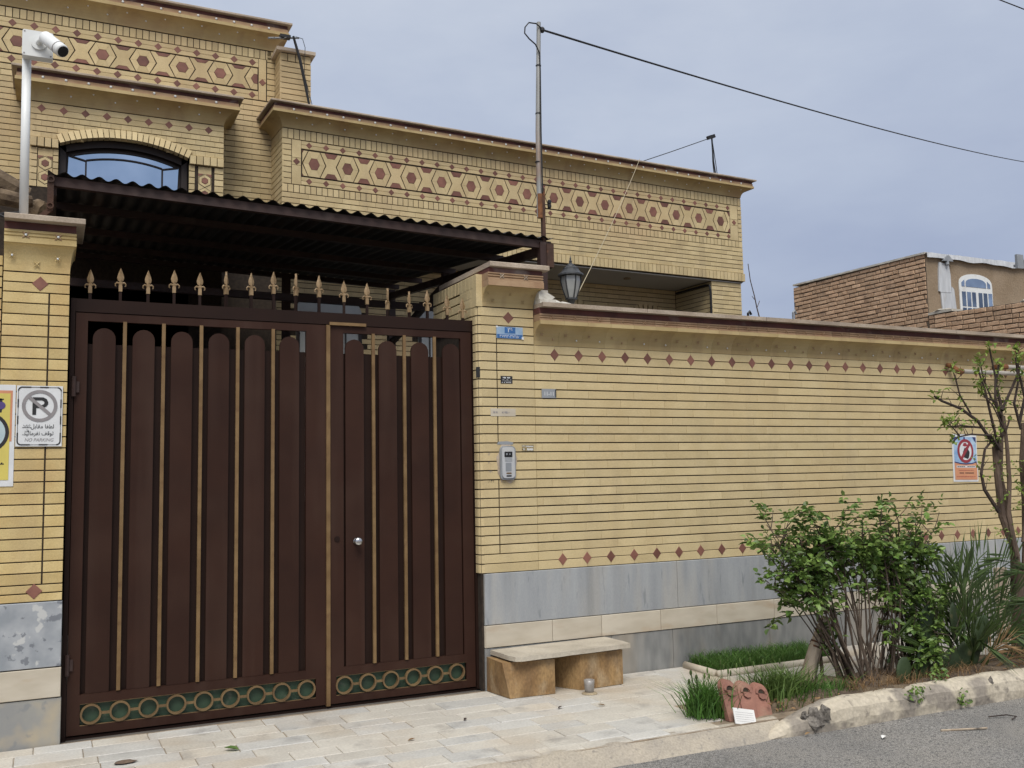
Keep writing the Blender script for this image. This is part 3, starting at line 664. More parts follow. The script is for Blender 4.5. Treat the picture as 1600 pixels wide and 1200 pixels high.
def diarow(F, u0, u1, zc, v, first, sp, ht=.092, r=.037):
    out = []
    for dz in (-ht / 4, ht / 4):
        u = first - sp * math.ceil((first - u0) / sp)
        while u < u1 - .01:
            a, b = max(u, u0), min(u + sp, u1)
            if b - a > .015: out.append((tile_mesh(b - a - .0012, ht / 2 - .003, BRH), F, (a + b) / 2, v, zc + dz, .01))
            u += sp
    lay(house, 'border_brick', out)
    u = first
    while u < u1 - .03:
        place('diamond_tile', diamond(r, RED, -.003, .012), F, u, v, zc, house); u += sp
# --- main block (frame A)
UE = 6.70
F_ = A.mb(MB().box(.01, UE - .01, .008, 1.9, 4.165, 5.52)); F_.obj('main_core', MOR, house)
sold += soldiers(A, 0.0, UE, 5.283, 5.402, 0, BRH)
sold += soldiers(A, 0.0, UE, 4.668, 4.762, 0, BRH)
bricks += courses(A, 0, UE, rows(4.293, 4.668, .0625), 0, BRH, .2)
sold += soldiers(A, 0, UE + .012, 4.172, 4.292, -.018, BRH, d=.04)
bricks += courses(A, 0, .105, rows(4.762, 5.283, .065), 0, BRH, .2, start=[0]); bricks += courses(A, 6.632, UE, rows(4.762, 5.283, .065), 0, BRH, .2, start=[0])
# border strips round the frieze
for uu, wd in ((.163, .104), (6.556, .140)):
    for za, zb in ((4.766, 4.985), (5.075, 5.279)):
        place('border_brick', tile_mesh(wd, zb - za, BRH), A, uu, 0, (za + zb) / 2, house)
    place('border_brick', tile_mesh(wd, .084, BRH), A, uu, .001, 5.03, house)
    place('diamond_tile', diamond(.040, RED, -.003, .012), A, uu, 0, 5.03, house)
diarow(A, .218, 6.484, 5.232, 0, .308, .198, .092); diarow(A, .218, 6.484, 4.814, 0, .308, .198, .092)
hexband(A, .367, 16, .396, 5.022, 0, .230, 6.474, hh=.146)
def cornice(F, x0, x1, y0, y1, zl, zc, ov, parent, sides, m=BRC):
    """cove, lip, studded band, maroon strip, coping"""
    h = zc - zl
    wrap('cornice_cove', x0, x1, y0, y1, cove(ov * .92, zl + .006, zl + h * .50, 8), m, parent, F, sides)
    wrap('cornice_lip', x0, x1, y0, y1, [(ov * .92, zl + h * .503), (ov * .92, zl + h * .62)], m, parent, F, sides)
    wrap('cornice_band', x0, x1, y0, y1, [(ov * .84, zl + h * .623), (ov * .84, zl + h * .76)], BAND, parent, F, sides)
    wrap('maroon_strip', x0, x1, y0, y1, [(ov * .80, zl + h * .763), (ov * .80, zl + h * .90)], MAR, parent, F, sides)
    wrap('coping', x0, x1, y0, y1, [(ov * 1.05, zl + h * .903), (ov * 1.12, zl + h * .92), (ov * 1.12, zc - .006), (ov * 1.06, zc)], COP, parent, F, sides)
    b = MB(); n = int((x1 - x0) / .19)
    for i in range(n):
        x = x0 + (x1 - x0) * (i + .5) / n
        b.ico((x, y0 - ov * .84 - .003, zl + h * .69), .015, (1, .7, 1), 0, 6, 4)
        o, z = cove(ov * .92, zl + .006, zl + h * .5, 8)[3 if i % 2 else 5]; b.ico((x + .05, y0 - o - .002, z), .010, (1, .8, 1), 0, 6, 4)
    F.mb(b).obj('glazed_studs', WHITE, parent, True, kind='stuff')
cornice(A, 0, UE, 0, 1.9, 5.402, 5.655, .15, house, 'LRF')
# left return of the main block
FR_ = Frame(A.w(0, 0, 0), A.th - R(90))
bricks += courses(FR_, -.49, -.002, rows(4.668, 5.283, .065), 0, BRH, .2); sold += soldiers(FR_, -.49, 0, 5.283, 5.402, 0, BRH, .12); bricks += courses(FR_, -.49, -.002, rows(4.293, 4.668, .065), 0, BRH, .2)
# porch: ceiling, back wall, end column
A.mb(MB().box(.02, 6.68, .022, 1.0, 4.150, 4.163)).obj('porch_ceiling', CEIL, house)
MB().lathe(A.w(4.9, .35, 4.135), [(.05, 0), (.05, .0145)], 14).obj('ceiling_lamp', STUC, house)
A.mb(MB().box(-.6, 6.65, .86, 1.9, -.02, 4.15)).obj('ground_floor_core', MOR, house)
ARC = [(4.30, .42), (5.60, .48)]
AZ = 3.81
def in_arch(u, z):
    for c, hw in ARC:
        r = (hw * hw + .2 * .2) / .4
        if abs(u - c) < hw + .02 and (z - (AZ - r)) ** 2 + (u - c) ** 2 < (r + .05) ** 2: return True
        if abs(u - c) < hw and z < AZ - .2: return True
    return False
def win_skip(u, z): return in_arch(u, z) or (.38 < u < 1.24 and 1.2 < z < 3.72) or (1.96 < u < 2.62 and 1.2 < z < 3.72)
fb = courses(A, .0, 6.12, rows(2.6, 4.148, .0645), .85, BRH, .2, skip=win_skip)
lay(house, 'porch_brick', fb, 290, 'far_porch_bricks')
for c, hw in ARC:
    r = (hw * hw + .2 * .2) / .4; a0 = math.asin(hw / r); n = int(hw * 2 / .068)
    for i in range(n):
        a = -a0 + 2 * a0 * (i + .5) / n; da = a0 / n * .74
        pl = [(c + rr * math.sin(t), AZ - r + rr * math.cos(t)) for rr, t in ((r, a - da), (r, a + da), (r + .10, a + da), (r + .10, a - da))]
        A.mb(MB().prism(pl, .835, .86)).obj('arch_brick', BRH, house)
    pl = [(c - hw, 2.2), (c + hw, 2.2)] + [(c + r * math.sin(a0 - 2 * a0 * k / 12), AZ - .004 - r + r * math.cos(a0 - 2 * a0 * k / 12)) for k in range(13)]
    A.mb(MB().prism(pl, .852, .87)).obj('porch_window', WFR, house)
A.mb(MB().box(6.13, 6.66, .035, 1.9, -.02, 4.15)).obj('column_core', MOR, house)
bricks += courses(A, 6.125, 6.668, rows(2.6, 4.148, .0645), .03, BRH, .2)
FC = Frame(A.w(6.125, .03, 0), A.th - R(90)); cb_ = courses(FC, -.82, -.002, rows(3.4, 4.148, .0645), 0, BRH, .2); lay(house, 'column_brick', cb_)
A.mb(MB().tube([(6.10, .80, 4.10), (6.10, .12, 4.10), (6.10, .05, 4.08), (6.10, .03, 4.02), (6.10, .03, 3.3)], .016, 8)).obj('drain_pipe', BLACK, house)
# ground-floor windows behind the carport
for u0, u1 in ((.40, 1.22), (1.98, 2.60)):
    pl = [(u0, 1.2), (u1, 1.2), (u1, 3.52)] + [((u0 + u1) / 2 + (u1 - u0) / 2 * math.cos(k * math.pi / 8), 3.52 + .16 * math.sin(k * math.pi / 8)) for k in range(1, 8)] + [(u0, 3.52)]
    o = A.mb(MB().prism(pl, .842, .86)).obj('window_pane', GLL, house)
    b = MB(); b.box(u0, u1, .825, .84, 2.95, 2.975); b.box(u0, u0 + .04, .825, .84, 1.2, 3.3); b.box(u1 - .04, u1, .825, .84, 1.2, 3.3)
    for k in range(1, 4): x = u0 + (u1 - u0) * k / 4; b.box(x - .008, x + .008, .83, .84, 1.2, 3.38)
    A.mb(b).obj('window_grille', WFR, o)
yw = thing('light_block_wall', (-3.7, 2.6, 0), 'plain yard side wall added at the left to block light under the carport', 'wall')  # added wall: blocks light from the left so the carport interior stays dark
MB().box(-3.86, -3.64, .37, 4.79, 0, 2.80).obj('wall_core', MOR, yw)
MB().box(-3.88, -3.60, .37, 4.79, 2.80, 2.84).obj('coping', COP, yw)
# --- recessed wall and upper storey (frame B)
MB().box(-6, -1.03, YR + .008, 7.5, -.02, 6.60).obj('upper_core', MOR, house)
bricks += courses(B, -1.72, -1.055, rows(4.50, 5.865, .065), YR, BRH, .2)
bricks += courses(B, -6, -3.585, rows(4.50, 5.865, .065), YR, BRH, .2); bricks += courses(B, -3.585, -1.72, rows(5.605, 5.865, .065), YR, BRH, .2)
sold += soldiers(B, -5.5, -1.10, 6.372, 6.482, YR, BRH, .068)
diarow(B, -5.5, -1.252, 6.317, YR, -5.462 + .0, .207, .104, .042); diarow(B, -5.5, -1.252, 5.925, YR, -5.462, .207, .105, .042)
hexband(B, -5.418, 11, .415, 6.122, YR, -5.45, -1.262, hh=.128, k=1.04)
for za, zb in ((5.875, 6.05), (6.13, 6.37)): place('border_brick', tile_mesh(.085, zb - za, BRH), B, -1.205, YR - .001, (za + zb) / 2, house)
place('border_brick', tile_mesh(.085, .08, BRH), B, -1.205, YR, 6.09, house); place('diamond_tile', diamond(.042, RED, -.004, .012), B, -1.205, YR, 6.09, house)
bricks += courses(B, -1.152, -1.06, rows(5.87, 6.482, .066), YR, BRH, .2, start=[0])
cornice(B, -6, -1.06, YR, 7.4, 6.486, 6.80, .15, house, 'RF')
# bay with the arched window
BX0, BX1 = -3.60, -1.705
WC, WH = -2.70, .625; RW = (WH * WH + .125 * .125) / .25; ZC = 5.035 - RW
def in_win(u, z):
    if abs(u - WC) < WH + .02 and z < 4.93: return True
    if abs(u - WC) < WH and (u - WC) ** 2 + (z - ZC) ** 2 < (RW + .015) ** 2: return True
    if z < 4.97 and not (-3.59 < u < -3.52 or -1.79 < u < -1.71 or -3.40 < u < -3.32 or -2.09 < u < -2.0) and (u < WC - WH or u > WC + WH): return True
    return False
b = MB(); b.box(BX0 + .008, WC - WH - .02, YB + .008, YR, 3.5, 5.45); b.box(WC + WH + .02, BX1 - .008, YB + .008, YR, 3.5, 5.45); b.box(WC - WH - .02, WC + WH + .02, YB + .008, YR, 5.06, 5.45); b.box(WC - WH - .02, WC + WH + .02, YB + .2, YR, 3.5, 5.06); b.box(WC - WH - .02, WC + WH + .02, YB + .008, YB + .2, -.02, 4.40); b.box(BX0 + .008, BX1 - .008, YB + .008, YR, -.02, 3.5); b.obj('bay_core', MOR, house)
bay = courses(B, BX0, BX1, rows(4.965, 5.206, .060), YB, BRH, .1, skip=in_win)
for xa, xb in ((BX0, -3.53), (-3.385, -3.335), (-2.065, -2.005), (-1.80, BX1)): bay += courses(B, xa, xb, rows(4.45, 4.86, .065), YB, BRH, .3, start=[0])
bricks += bay
FBL = Frame((BX0, YB, 0), R(-90)); bricks += courses(FBL, -.44, -.002, rows(4.45, 5.33, .065), 0, BRH, .2)
diarow(B, BX0, BX1, 5.270, YB, -3.502, .2045, .125, .042)
for i in range(24):
    n = 24; a0 = math.asin(WH / RW); a = -a0 + 2 * a0 * (i + .5) / n; da = a0 / n * .84
    for r0, r1, yy in ((RW + .004, RW + .105, YB - .055),):
        pl = [(WC + rr * math.sin(t), ZC + rr * math.cos(t)) for rr, t in ((r0, a - da), (r0, a + da), (r1, a + da), (r1, a - da))]
        m = MB(); m.prism(pl, yy, YB + .05)
        nn = 4; m.v[2] = (m.v[2][0], yy + .035, m.v[2][2]); m.v[3] = (m.v[3][0], yy + .035, m.v[3][2])
        m.obj('arch_brick', BRH, house)
sold += soldiers(B, -3.60, -3.335, 4.862, 4.962, YB - .03, BRH, .066, d=.05) + soldiers(B, -2.065, -1.705, 4.862, 4.962, YB - .03, BRH, .066, d=.05)
for cx in (-3.455, -1.90):
    k = .067
    place('panel_tile', tile_mesh(.136, .40, BRH), B, cx, YB + .004, 4.655, house)
    hx = [(k * math.sin(j * math.pi / 3), .068 * math.cos(j * math.pi / 3)) for j in range(6)][::-1]
    for cz in (4.70, 4.555):
        place('hexagon_joint', poly_mesh('vhj', [(x * 1.09, z * 1.09) for x, z in hx], MOR, .008, 0), B, cx, YB + .002, cz, house)
        place('red_hexagon', poly_mesh('vhex', [(x * .52, z * .52) for x, z in hx], RED, .012, .001), B, cx, YB - .003, cz, house)
        for j in range(6):
            pl = [hx[j], hx[(j + 1) % 6], tuple(.58 * q for q in hx[(j + 1) % 6]), tuple(.58 * q for q in hx[j])]
            place('hexagon_tile', poly_mesh('vhr%d' % j, pl, BRH, .012, 0), B, cx, YB, cz, house)
    pl = [(-.062, .058), (-.062, .028), (0, .064 - .03 + .004), (.062, .028), (.062, .058)]
    place('filler_tile', poly_mesh('vfill', [(-.067, .076), (-.067, .044), (-.012, .076)], RED, .012, 0), B, cx, YB, 4.70, house)
    place('filler_tile', poly_mesh('vfill2', [(.012, .076), (.067, .044), (.067, .076)], RED, .012, 0), B, cx, YB, 4.70, house)
    for sx in (-1, 1):
        pl = [(sx * .005, .074), (sx * .062, .040), (sx * .062, .010 + .064)]
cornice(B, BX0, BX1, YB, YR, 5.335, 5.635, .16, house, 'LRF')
m = MB(); m.prism([(-2.25, 5.43), (-2.05, 5.40), (-1.80, 5.42), (-1.78, 5.47), (-1.95, 5.50), (-2.2, 5.48)], YB - .14, YB - .03)
# window in the bay
YW = YB + .10
def arcpts(r, c, z0, hw, n=14): a0 = math.asin(hw / r); return [(c + r * math.sin(a0 - 2 * a0 * k / n), z0 + r * math.cos(a0 - 2 * a0 * k / n)) for k in range(n + 1)]
m = MB(); m.prism([(WC - WH - .018, 4.401), (WC + WH + .018, 4.401)] + arcpts(RW + .02, WC, ZC, WH + .018), YW + .03, YW + .04)
win = m.obj('arched_window', WFR, house)
m = MB(); m.prism([(WC - WH + .07, 4.44), (WC + WH - .10, 4.44)] + arcpts(RW - .10, WC, ZC + .0, WH - .085), YW + .022, YW + .0285); m.obj('window_pane', GLS, win)
m = MB(); o_ = arcpts(RW + .004, WC, ZC, WH); i_ = arcpts(RW - .065, WC, ZC, WH - .055)
for k in range(14):
    q = [o_[k], o_[k + 1], i_[k + 1], i_[k]]; m.prism(q[::-1], YW - .03, YW + .03)
m.box(WC - WH, WC - WH + .06, YW - .03, YW + .03, 4.402, 4.93); m.box(WC + WH - .06, WC + WH, YW - .03, YW + .03, 4.402, 4.93); m.obj('window_frame', WFR, win)
m = MB(); i_ = arcpts(RW - .105, WC, ZC, WH - .09); j_ = arcpts(RW - .093, WC, ZC, WH - .085)
for k in range(14): m.prism([j_[k], j_[k + 1], i_[k + 1], i_[k]][::-1], YW + .004, YW + .02)
i_ = arcpts(RW - .180, WC, ZC, WH - .25); j_ = arcpts(RW - .166, WC, ZC, WH - .25)
for k in range(14): m.prism([j_[k], j_[k + 1], i_[k + 1], i_[k]][::-1], YW + .004, YW + .02)
for s in (-1, 1):
    e = i_[0] if s > 0 else i_[-1]
    m.box(e[0] - .008, e[0] + .008, YW + .004, YW + .02, 4.402, e[1]); p2 = (WC + s * (WH - .10), 4.80); m.beam((e[0], YW + .012, e[1]), (p2[0], YW + .012, p2[1] + .04), .016, .014)
m.obj('muntin', WFR, win)
# chimney pier beside the upper storey
MB().box(-1.05, -.705, YP + .008, 5.5, 4.9, 6.40).obj('pier_core', MOR, house)
bricks += courses(B, -1.06, -.70, rows(5.50, 6.28, .065), YP, BRH, .3, start=[0]); sold += soldiers(B, -1.06, -.70, 6.282, 6.375, YP, BRH, .085)
FP = Frame((-1.06, YP, 0), R(-90)); bricks += courses(FP, -.27, -.002, rows(5.50, 6.38, .065), 0, BRH, .3, start=[0])
wrap('pier_cap', -1.06, -.70, YP, 5.4, [(.03, 6.38), (.045, 6.385), (.045, 6.425), (.03, 6.43)], COP, house, sides='LRFB')
MB().box(-.75, 5.3, 4.9, 7.4, 5.50, 5.56).obj('flat_roof', STUC, house)
lay(house, 'brick', bricks, 300, 'far_bricks'); lay(house, 'soldier_brick', sold, 300, 'far_soldier_bricks')

# ------------------------------------------------------------------ carport roof over the gate
cp = thing('carport', (-1.6, 2.2, 0), 'dark corrugated metal carport roof on a rusty steel frame behind the gate', 'carport')
CX0, CX1 = -3.40, .225
def cz(x, y): t = (x - CX0) / (CX1 - CX0); return 3.435 - .105 * t + (y - .4) * .095
NW = 36
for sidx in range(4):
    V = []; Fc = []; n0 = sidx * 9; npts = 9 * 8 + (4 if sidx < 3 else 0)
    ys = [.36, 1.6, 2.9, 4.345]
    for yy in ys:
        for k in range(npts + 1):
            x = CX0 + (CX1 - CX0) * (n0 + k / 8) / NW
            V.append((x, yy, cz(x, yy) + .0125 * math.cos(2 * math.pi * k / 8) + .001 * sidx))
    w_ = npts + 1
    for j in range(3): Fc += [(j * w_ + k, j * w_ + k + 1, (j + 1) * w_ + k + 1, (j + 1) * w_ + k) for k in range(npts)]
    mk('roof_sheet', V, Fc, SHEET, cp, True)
def bm(name, p, q, wd, ht, m=BROWN): b = MB(); b.beam(p, q, wd, ht); return b.obj(name, m, cp)
bm('front_beam', (CX0, .42, cz(CX0, .42) - .050), (CX1 - .02, .42, cz(CX1, .42) - .050), .05, .06)
for yy in (1.35, 2.45, 3.4, 4.15): bm('purlin', (CX0, yy, cz(CX0, yy) - .045), (CX1, yy, cz(CX1, yy) - .045), .05, .05)
bm('side_beam', (.13, .42, cz(.13, .42) - .10), (.13, 4.2, cz(.13, 4.2) - .16), .05, .07); bm('side_beam', (CX0 + .03, .42, cz(CX0, .42) - .10), (CX0 + .03, 4.2, cz(CX0, 4.2) - .10), .05, .07)
MB().box(.10, .16, .38, .44, 2.5, 3.30).obj('post', BROWN, cp); MB().box(.155, .215, .37, .45, 3.10, 3.29).obj('post_bracket', RUSTY, cp)
bm('brace', (.13, 1.2, 3.24), (.13, .42, 3.10), .04, .05); bm('purlin', (-3.3, 2.0, 3.05), (.13, 2.0, 3.02), .05, .06)
MB().box(.10, .16, 2.45, 2.51, 0, 3.48).obj('post', BROWN, cp); MB().box(-1.15, -1.07, 3.9, 3.98, 0, 3.62).obj('post', BROWN, cp); MB().box(.09, .17, 4.1, 4.18, 0, 3.60).obj('post', BROWN, cp); MB().box(-3.39, -3.33, 4.1, 4.16, 0, 3.7).obj('post', BROWN, cp)
bm('brace', (.13, 4.1, 3.0), (.13, 2.5, 3.35), .05, .06)
b = MB(); b.box(-3.398, -3.362, .36, .40, 3.185, 3.41); b.ring(-3.38, 3.385, .022, .013, .35, .36, 12); b.ring(-3.38, 3.215, .022, .013, .35, .36, 12); b.beam((-3.38, .38, 3.195), (-3.46, .38, 3.11), .035, .03); b.obj('hanger_bracket', RUSTY, cp)

# ------------------------------------------------------------------ neighbour's house at the right
nb = thing('neighbour_house', (9.8, 6, 0), 'rough tan brick house with mud stucco front and small arched white window', 'house')
NXx = 9.175
MB().box(NXx + .012, 13.5, 4.5, 7.52, -.1, 4.86).obj('stucco_wall', STUC, nb)
FN = Frame((NXx, 4.5, 0), R(-90))
rn = random.Random(5); it = []
for i, (za, zb) in enumerate(rows(3.55, 4.86, .0725)):
    u = -3.02 + rn.uniform(-.1, 0)
    while u < -.02:
        ln = rn.choice([.21, .21, .20, .105, .22]); a, b = max(u, -3.02), min(u + ln, -.005)
        if b - a > .04: it.append((tile_mesh(round(b - a - .014, 2), .056 + rn.choice([0, .003, -.003]), NBR, .03, .006), FN, (a + b) / 2, rn.uniform(-.014, -.002), (za + zb) / 2 + rn.uniform(-.004, .004), .01))
        u += ln
MB().box(NXx + .004, NXx + .2, 4.502, 7.52, -.1, 4.858).obj('mortar_bed', NMOR, nb)
lay(nb, 'brick', it, 300, 'far_bricks')
b = MB(); b.beam((NXx + .06, 7.5, 4.905), (NXx + .06, 4.48, 4.868), .18, .03); b.obj('roof_edge', PLAS, nb)
V = []; Fc = []
for i in range(41):
    x = NXx - .02 + 4.2 * i / 40; j1 = .03 * mnoise.noise(Vector((x * 3, 0, 0))); j2 = .02 * mnoise.noise(Vector((x * 5, 3, 0)))
    V += [(x, 4.44, 4.80 + j1 - .004 * i / 4), (x, 4.45 + j2, 4.875 + j2), (x, 4.72, 4.885 + j2)]
for i in range(40): Fc += [(3 * i, 3 * i + 3, 3 * i + 4, 3 * i + 1), (3 * i + 1, 3 * i + 4, 3 * i + 5, 3 * i + 2)]
mk('roof_flashing', V, Fc, TIN, nb)
b = MB(); b.prism([(9.42, 4.27), (9.47, 4.25), (9.70, 4.26), (9.70, 4.55), (9.675, 4.72), (9.60, 4.74), (9.56, 4.73), (9.46, 4.745), (9.44, 4.6)], 4.474, 4.499); b.obj('downpipe_sheet', TIN, nb)
b = MB(); b.prism([(9.47, 3.75), (9.78, 3.75), (9.80, 4.0), (9.77, 4.32), (9.72, 4.36), (9.71, 4.28), (9.46, 4.29), (9.48, 4.0)], 4.479, 4.4985); b.obj('downpipe_sheet', TIN, nb)
b = MB(); b.prism([(9.50, 4.76), (9.72, 4.76), (9.66, 4.83), (9.61, 4.86), (9.56, 4.83)], 4.42, 4.47); b.tube([(9.61, 4.46, 4.83), (9.60, 4.44, 4.70)], .03, 8); b.obj('gutter_mouth', SILD, nb)
# its window
wx0, wx1, wz0, wzs, wzt = 9.92, 10.66, 3.3, 4.43, 4.585
def bowed(x0, x1, zb_, zs_, zt_, n=12): c = (x0 + x1) / 2; h = (x1 - x0) / 2; return [(x0, zb_), (x1, zb_)] + [(c + h * math.cos(math.pi * k / n), zs_ + (zt_ - zs_) * math.sin(math.pi * k / n) ** .8) for k in range(n + 1)]
b = MB(); b.prism(bowed(wx0 - .02, wx1 + .02, wz0, wzs, wzt + .02), 4.485, 4.4995); nw = b.obj('window', WHITE, nb)
def pane(pl): b = MB(); b.prism(pl, 4.480, 4.4845); b.obj('pane', GLN, nw)
cxx = (wx0 + wx1) / 2
pane(bowed(wx0 + .13, wx1 - .13, 4.385, 4.44, 4.53)); pane([(wx0 + .03, 4.385), (wx0 + .10, 4.385), (wx0 + .10, 4.50), (wx0 + .03, 4.45)]); pane([(wx1 - .10, 4.385), (wx1 - .03, 4.385), (wx1 - .03, 4.45), (wx1 - .10, 4.50)])
for k in range(6):
    xa = wx0 + .03 + k * .118 + (.035 if k > 2 else 0)
    for za, zb in ((4.06, 4.30), (3.75, 4.035)): pane([(xa, za), (xa + .088, za), (xa + .088, zb), (xa, zb)])
# boundary wall between the two plots
dw = thing('dividing_wall', (9.3, 2, 0), 'rough tan brick dividing wall sloping up towards the street at the far right', 'wall')
def dtop(yy): return 3.80 + (yy - 2.84) * .041
V = [(NXx + .004, .3, -.1), (NXx + .004, 4.5, -.1), (NXx + .2, 4.5, -.1), (NXx + .2, .3, -.1), (NXx + .004, .3, dtop(.3)), (NXx + .004, 4.5, dtop(4.5)), (NXx + .2, 4.5, dtop(4.5)), (NXx + .2, .3, dtop(.3))]
mk('mortar_bed', V, [(3, 2, 1, 0), (4, 5, 6, 7), (0, 1, 5, 4), (1, 2, 6, 5), (2, 3, 7, 6), (3, 0, 4, 7)], NMOR, dw)
it = []
for i in range(9):
    zc = -.04 - .0725 * i; u = 0.005
    while u < 4.1:
        ln = rn.choice([.21, .21, .20, .105]); yy = 4.5 - u - ln / 2
        it.append((tile_mesh(round(ln - .014, 2), .057 + rn.choice([0, .003]), NBR, .03, .006), FN, u + ln / 2, rn.uniform(-.014, -.002), dtop(yy) + zc, .01)); u += ln
lay(dw, 'brick', it, 300)
b = MB(); b.box(NXx - .02, NXx + .23, 4.05, 4.49, 3.862, 3.90); b.ico((NXx + .1, 4.3, 3.90), .13, (1, 1.4, .35), .5, 8, 5); b.obj('plaster_lump', PLAS, dw)
fp = thing('light_post', (NXx + .1, 2.84, 3.80), 'grey steel post with a floodlight at the right edge above the wall', 'post')
b = MB(); b.tube([(NXx + .1, 2.84, 3.79), (NXx + .1, 2.84, 4.42)], .030, 10); b.obj('post', SILD, fp)
b = MB(); b.box(NXx - .12, NXx + .26, 2.80, 2.88, 4.30, 4.335); b.obj('arm', SILD, fp); b = MB(); b.box(NXx - .19, NXx - .06, 2.76, 2.80, 4.26, 4.46); b.obj('floodlight', SILD, fp); b = MB(); b.ico((NXx + .1, 2.84, 3.80), .12, (1, 1, .5), .3); b.obj('plaster_foot', PLAS, fp)

# ------------------------------------------------------------------ things fixed to walls and pillars
def sgn(name, x0, x1, z0, z1, y, m, label, cat, d=.003, rot=0):
    o = put(name, tile_mesh(x1 - x0, z1 - z0, m, d, .0006), ((x0 + x1) / 2, y, (z0 + z1) / 2)); return tag(o, label, cat)
def flat(parent, name, m, y, fn): b = MB(); fn(b); return b.obj(name, m, parent)
# no-parking sign
sg = sgn('parking_sign', -3.525, -3.284, 1.690, 2.042, -.010, PAPER, 'white no parking sign with crossed letter P on the left pillar', 'sign', .006)
yf, yb = -.0118, -.0101
def frame_(b):
    xa, xb, za, zb = -3.516, -3.293, 1.700, 2.033
    for (p, q) in (((xa + .02, za), (xb - .02, za)), ((xa + .02, zb), (xb - .02, zb)), ((xa, za + .02), (xa, zb - .02)), ((xb, za + .02), (xb, zb - .02))):
        n = 4 if p[1] == q[1] else 6
        for k in range(n):
            if k % 2 and True: wdt = .0025
            else: wdt = .007
            t0, t1 = k / n, (k + 1) / n
            A0 = (p[0] + (q[0] - p[0]) * t0, p[1] + (q[1] - p[1]) * t0); A1 = (p[0] + (q[0] - p[0]) * t1, p[1] + (q[1] - p[1]) * t1)
            if p[1] == q[1]: b.box(A0[0], A1[0], yf, yb, p[1] - wdt / 2, p[1] + wdt / 2)
            else: b.box(p[0] - wdt / 2, p[0] + wdt / 2, yf, yb, A0[1], A1[1])
    for cx_, cz_, a0 in ((xa + .02, za + .02, 180), (xb - .02, za + .02, 270), (xb - .02, zb - .02, 0), (xa + .02, zb - .02, 90)):
        for k in range(5):
            t0, t1 = R(a0 + 18 * k), R(a0 + 18 * (k + 1))
            b.prism([(cx_ + .0165 * math.cos(t0), cz_ + .0165 * math.sin(t0)), (cx_ + .0235 * math.cos(t0), cz_ + .0235 * math.sin(t0)), (cx_ + .0235 * math.cos(t1), cz_ + .0235 * math.sin(t1)), (cx_ + .0165 * math.cos(t1), cz_ + .0165 * math.sin(t1))], yf, yb)
flat(sg, 'border', INK, 0, frame_)
PCX, PCZ = -3.404, 1.925
flat(sg, 'letter', INK, 0, lambda b: (b.box(PCX - .038, PCX - .018, yf, yb, PCZ - .052, PCZ + .050), b.prism([(PCX - .018, PCZ + .050), (PCX - .018, PCZ + .032), (PCX + .010, PCZ + .032), (PCX + .021, PCZ + .027), (PCX + .024, PCZ + .019), (PCX + .021, PCZ + .010), (PCX + .010, PCZ + .005), (PCX - .018, PCZ + .005), (PCX - .018, PCZ - .013), (PCX + .014, PCZ - .013), (PCX + .034, PCZ - .004), (PCX + .043, PCZ + .010), (PCX + .044, PCZ + .022), (PCX + .036, PCZ + .040), (PCX + .018, PCZ + .050)], yf, yb)))
def ban(b):
    b.ring(PCX, PCZ, .093, .074, yf - .0006, yb, 40)
    t = R(-45 + 3); dx, dz = math.cos(t), math.sin(t); px, pz = -dz, dx; r, h = .077, .009
    b.prism([(PCX - dx * r - px * h, PCZ - dz * r - pz * h), (PCX + dx * r - px * h, PCZ + dz * r - pz * h), (PCX + dx * r + px * h, PCZ + dz * r + pz * h), (PCX - dx * r + px * h, PCZ - dz * r + pz * h)], yf - .0012, yb)
flat(sg, 'ban_ring', GREY, 0, ban)
YT = -.0112
text('lettering', '\ufede\ufe91\ufe8e\ufed8\ufee3 \ufe8e\ufed4\ufec4\ufedf', .032, -3.326, YT, 1.805, INK, sg, 'RIGHT', .88, bold=.01)
text('lettering', '\ufe8f\ufead\ufea9', .022, -3.468, YT, 1.814, INK, sg, 'CENTER', .9, bold=.01)
text('lettering', '\ufede\ufb58', .022, -3.468, YT, 1.784, INK, sg, 'CENTER', .9, bold=.01)
flat(sg, 'fraction_line', INK, 0, lambda b: b.box(-3.492, -3.444, yf, yb, 1.798, 1.8005))
text('lettering', '.\ufeaa\ufbff\ufe8b\ufe8e\ufee3\ufeae\ufed4\ufee7 \ufed2\ufed7\ufeee\ufe97', .032, -3.328, YT, 1.765, INK, sg, 'RIGHT', .86, bold=.01)
text('lettering', 'NO PARKING', .027, -3.404, YT, 1.727, GREY, sg, 'CENTER', .92, .25)
# yellow poster cut by the picture's left edge
ps = sgn('wall_poster', -3.83, -3.530, 1.463, 2.045, -.004, PAPER, 'yellow and white poster with orange border at the left edge', 'poster', .003)
flat(ps, 'orange_border', ORAP, 0, lambda b: b.box(-3.80, -3.545, -.0052, -.004, 1.72, 2.012))
flat(ps, 'yellow_field', YELP, 0, lambda b: b.box(-3.79, -3.556, -.0062, -.004, 1.50, 1.995))
flat(ps, 'pale_field', TEALP, 0, lambda b: b.disc(-3.675, 1.77, .100, -.0070, -.005, 26))
flat(ps, 'black_ring', INK, 0, lambda b: b.ring(-3.675, 1.77, .117, .098, -.0075, -.005, 30))
flat(ps, 'black_emblem', INK, 0, lambda b: (b.prism([(-3.67, 1.885), (-3.60, 1.885), (-3.592, 1.93), (-3.60, 1.965), (-3.64, 1.97)], -.0072, -.005), b.box(-3.66, -3.590, -.0072, -.005, 1.957, 1.964)))
flat(ps, 'purple_patch', PURP, 0, lambda b: b.disc(-3.602, 1.925, .022, -.0078, -.005, 14))
